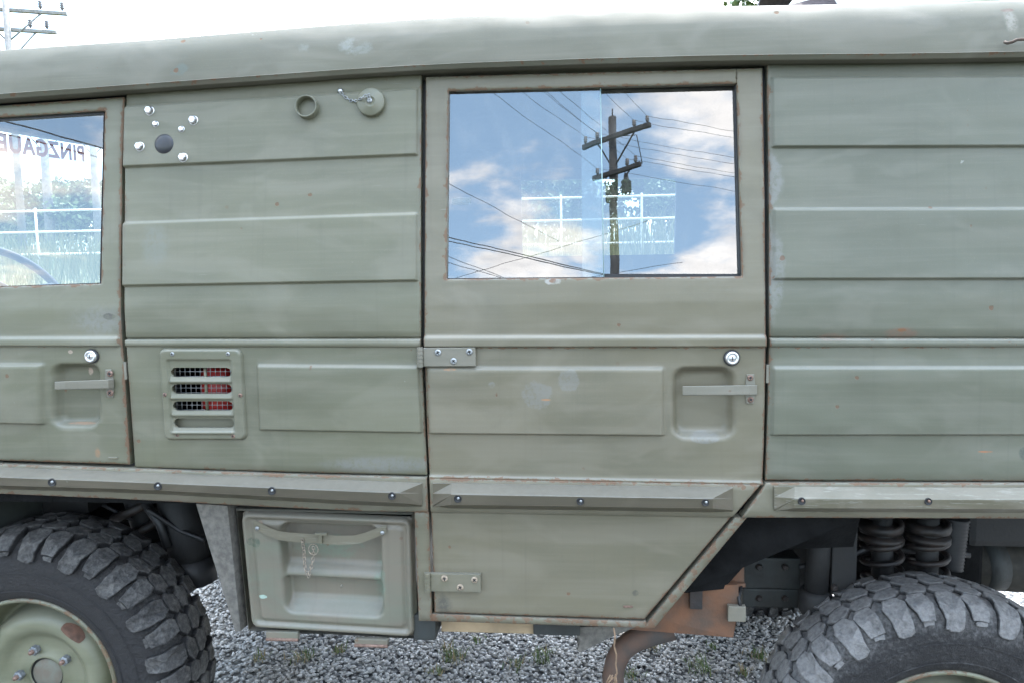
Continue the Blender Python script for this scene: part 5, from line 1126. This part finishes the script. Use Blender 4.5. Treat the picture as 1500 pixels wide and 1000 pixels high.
# utility poles and their wires: one line runs from behind the camera over the truck to the far bank
M_polewood = simple('weathered_pole', (.026, .024, .023), .85, var=.35, scale=10, bump=.004); M_polegrey = simple('grey_pole', (.22, .215, .205), .8, var=.25, scale=10); M_insul = simple('insulator', (.10, .09, .085), .3, var=.2); M_wire = simple('wire', (.02, .02, .022), .6, var=.1)
def reflect_pt(u, v, dist):
    """where the glass of the rear side door shows things from: follow the mirrored line of sight for dist metres"""
    n = np.array([0, -math.cos(TILT), math.sin(TILT)]); p = P1(u, v, -.014); d = ray(u, v); d = d/np.linalg.norm(d); r_ = d-2*(d @ n)*n; return p+r_*(dist/np.linalg.norm(r_[:2]))
PD = 15.0
top_p = reflect_pt(897, 172, PD); pole_xy = top_p[:2]; zt = top_p[2]
adir = np.array([.80, .60, 0])
def pole(name, label, x, y, zt, mat, arms, transformer=False, ad=adir, r_=.115, shift=0.0):
    z0 = float(bz(x, y)) if y > 5.5 else float(gz(x)); t = thing(name, label, 'utility pole', (x, y, z0), 'wooden utility poles'); b = np.array([x, y, 0])
    MB().tube([b+np.array([0, 0, z0-.3]), b+np.array([0, 0, zt])], [r_*1.15, r_*.85], 16).build('pole', mat, t); ends = []
    for (za, La, off) in arms:
        c = b+np.array([0, 0, za])+np.array([-ad[1], ad[0], 0])*(r_*1.1)+ad*shift; p0, p1 = c-ad*La, c+ad*La; sd = np.array([-ad[1], ad[0], 0])*.05; h = np.array([0, 0, .055 if r_ > .1 else .035])
        V = [p0-sd-h, p0+sd-h, p0+sd+h, p0-sd+h, p1-sd-h, p1+sd-h, p1+sd+h, p1-sd+h]; MB().add(V, [[0, 3, 2, 1], [4, 5, 6, 7], [0, 1, 5, 4], [1, 2, 6, 5], [2, 3, 7, 6], [3, 0, 4, 7]]).build('crossarm', mat, t)
        for s in (-1, 1): MB().tube([c+ad*La*.55*s-h, b+np.array([0, 0, za-.75])], .02, 6).build('arm_brace', mat, t)
        for s in off:
            q = c+ad*La*s+np.array([0, 0, .07]); MB().lathe([(.02, 0), (.03, .03), (.055, .06), (.03, .08), (.055, .11), (.03, .13), (.05, .17), (0, .20)], 12, lambda p: np.asarray(p)+q).build('insulator', M_insul, t); ends.append(q+np.array([0, 0, .18]))
    if transformer:
        for k, (dx, dz, rr) in enumerate(((-.12, -2.0, .10), (.36, -1.95, .12))):
            c = b+ad*dx*1.0+np.array([0, 0, zt+dz]); MB().lathe([(0, -.22), (rr*.9, -.22), (rr, -.18), (rr, .10), (rr*1.06, .12), (rr*.6, .18), (rr*.4, .34), (0, .36)], 20, lambda p: np.asarray(p)+c).build('transformer', simple('transformer_paint', (.05, .055, .055), .5, var=.1), t)
            for s in (-.08, .08): MB().tube([c+np.array([s, 0, .38]), c+np.array([s, 0, .52])], .022, 8).build('bushing', M_insul, t)
        c = b+np.array([.1, .1, zt]); MB().tube([c+np.array([0, 0, -.6]), c+np.array([.45, .3, -.7]), c+np.array([.55, .4, -1.5]), c+np.array([.36, .25, -1.5])], .012, 6).build('jumper_wire', M_wire, t)
    MB().tube([b+np.array([0, 0, zt]), b+np.array([0, 0, zt+.25])], .02, 6).build('top_pin', mat, t)
    return ends
e1 = pole('utility_pole', 'dark wooden utility pole with transformers and two crossarms, mirrored in the door window', pole_xy[0], pole_xy[1], zt, M_polewood, [(zt-.62, 1.0, (-.92, -.55, .55, .92)), (zt-1.55, .68, (-.8, .45, .8))], True, shift=.16)
p2 = on_y(12, 60, 14.0); z2 = on_y(12, -26, 14.0)[2]
e2 = pole('utility_pole', 'pale wooden utility pole with slanting crossarms rising past the front of the roof', p2[0], 14.0, z2, M_polegrey, [(on_y(12, 13, 14)[2], 1.25, (-.92, -.55, .55, .92)), (on_y(12, 42, 14)[2], 1.0, (-.8, .45, .8))], False, np.array([.95, .3, 0]), .075)
for k, (u, v, y) in enumerate(((66, 232, 19.0), (137, 228, 17.0))):
    q = on_y(u, v, y); pole('utility_pole', ['grey utility pole seen through the cab windows beside the trees', 'thin grey utility pole seen through the cab window by the far door post'][k], q[0], y, on_y(u, 170, y)[2], M_polegrey, [(on_y(u, 190, y)[2], .9, (-.8, .8))], False, np.array([.9, .43, 0]), .13 if k == 0 else .10)
def wire(p0, p1, sag, label, r_=.0045):
    p0, p1 = np.array(p0, float), np.array(p1, float); pts = [p0+(p1-p0)*t-np.array([0, 0, 4*sag*t*(1-t)]) for t in np.linspace(0, 1, 24)]
    tag(MB().tube(pts, r_, 6).build('power_line', M_wire), label, 'wire', 'overhead power lines')
away = np.array([.96, -.28, 0])
for k, (a, b_) in enumerate(zip(e1, e2)):
    wire(a, b_, .5, 'black overhead wire from the %s crossarm of the transformer pole to the pale pole' % ('upper' if k < 4 else 'lower')); wire(a, a+away*45+np.array([0, 0, -.5]), .8, 'black overhead wire leading away from the %s crossarm of the transformer pole' % ('upper' if k < 4 else 'lower'))
for k, (ua, va, ub, vb, d_) in enumerate(((640, 252, 770, 326, 12.0), (640, 336, 870, 394, 11.0), (640, 342, 880, 398, 11.3), (640, 362, 740, 405, 11.0), (640, 372, 760, 412, 11.5), (680, 404, 860, 350, 14.0), (880, 402, 960, 390, 14.5))):
    a, b_ = reflect_pt(ua, va, d_), reflect_pt(ub, vb, d_+(3 if k < 5 else 0)); dv = b_-a; wire(a-dv*1.6, b_+dv*.5, .1 if k < 5 else .02, ['thick','thin'][k not in (1, 2)]+' black service cable '+('slung low' if k < 5 else 'crossing the others')+', mirrored in the door window', .010 if k in (1, 2) else .006)
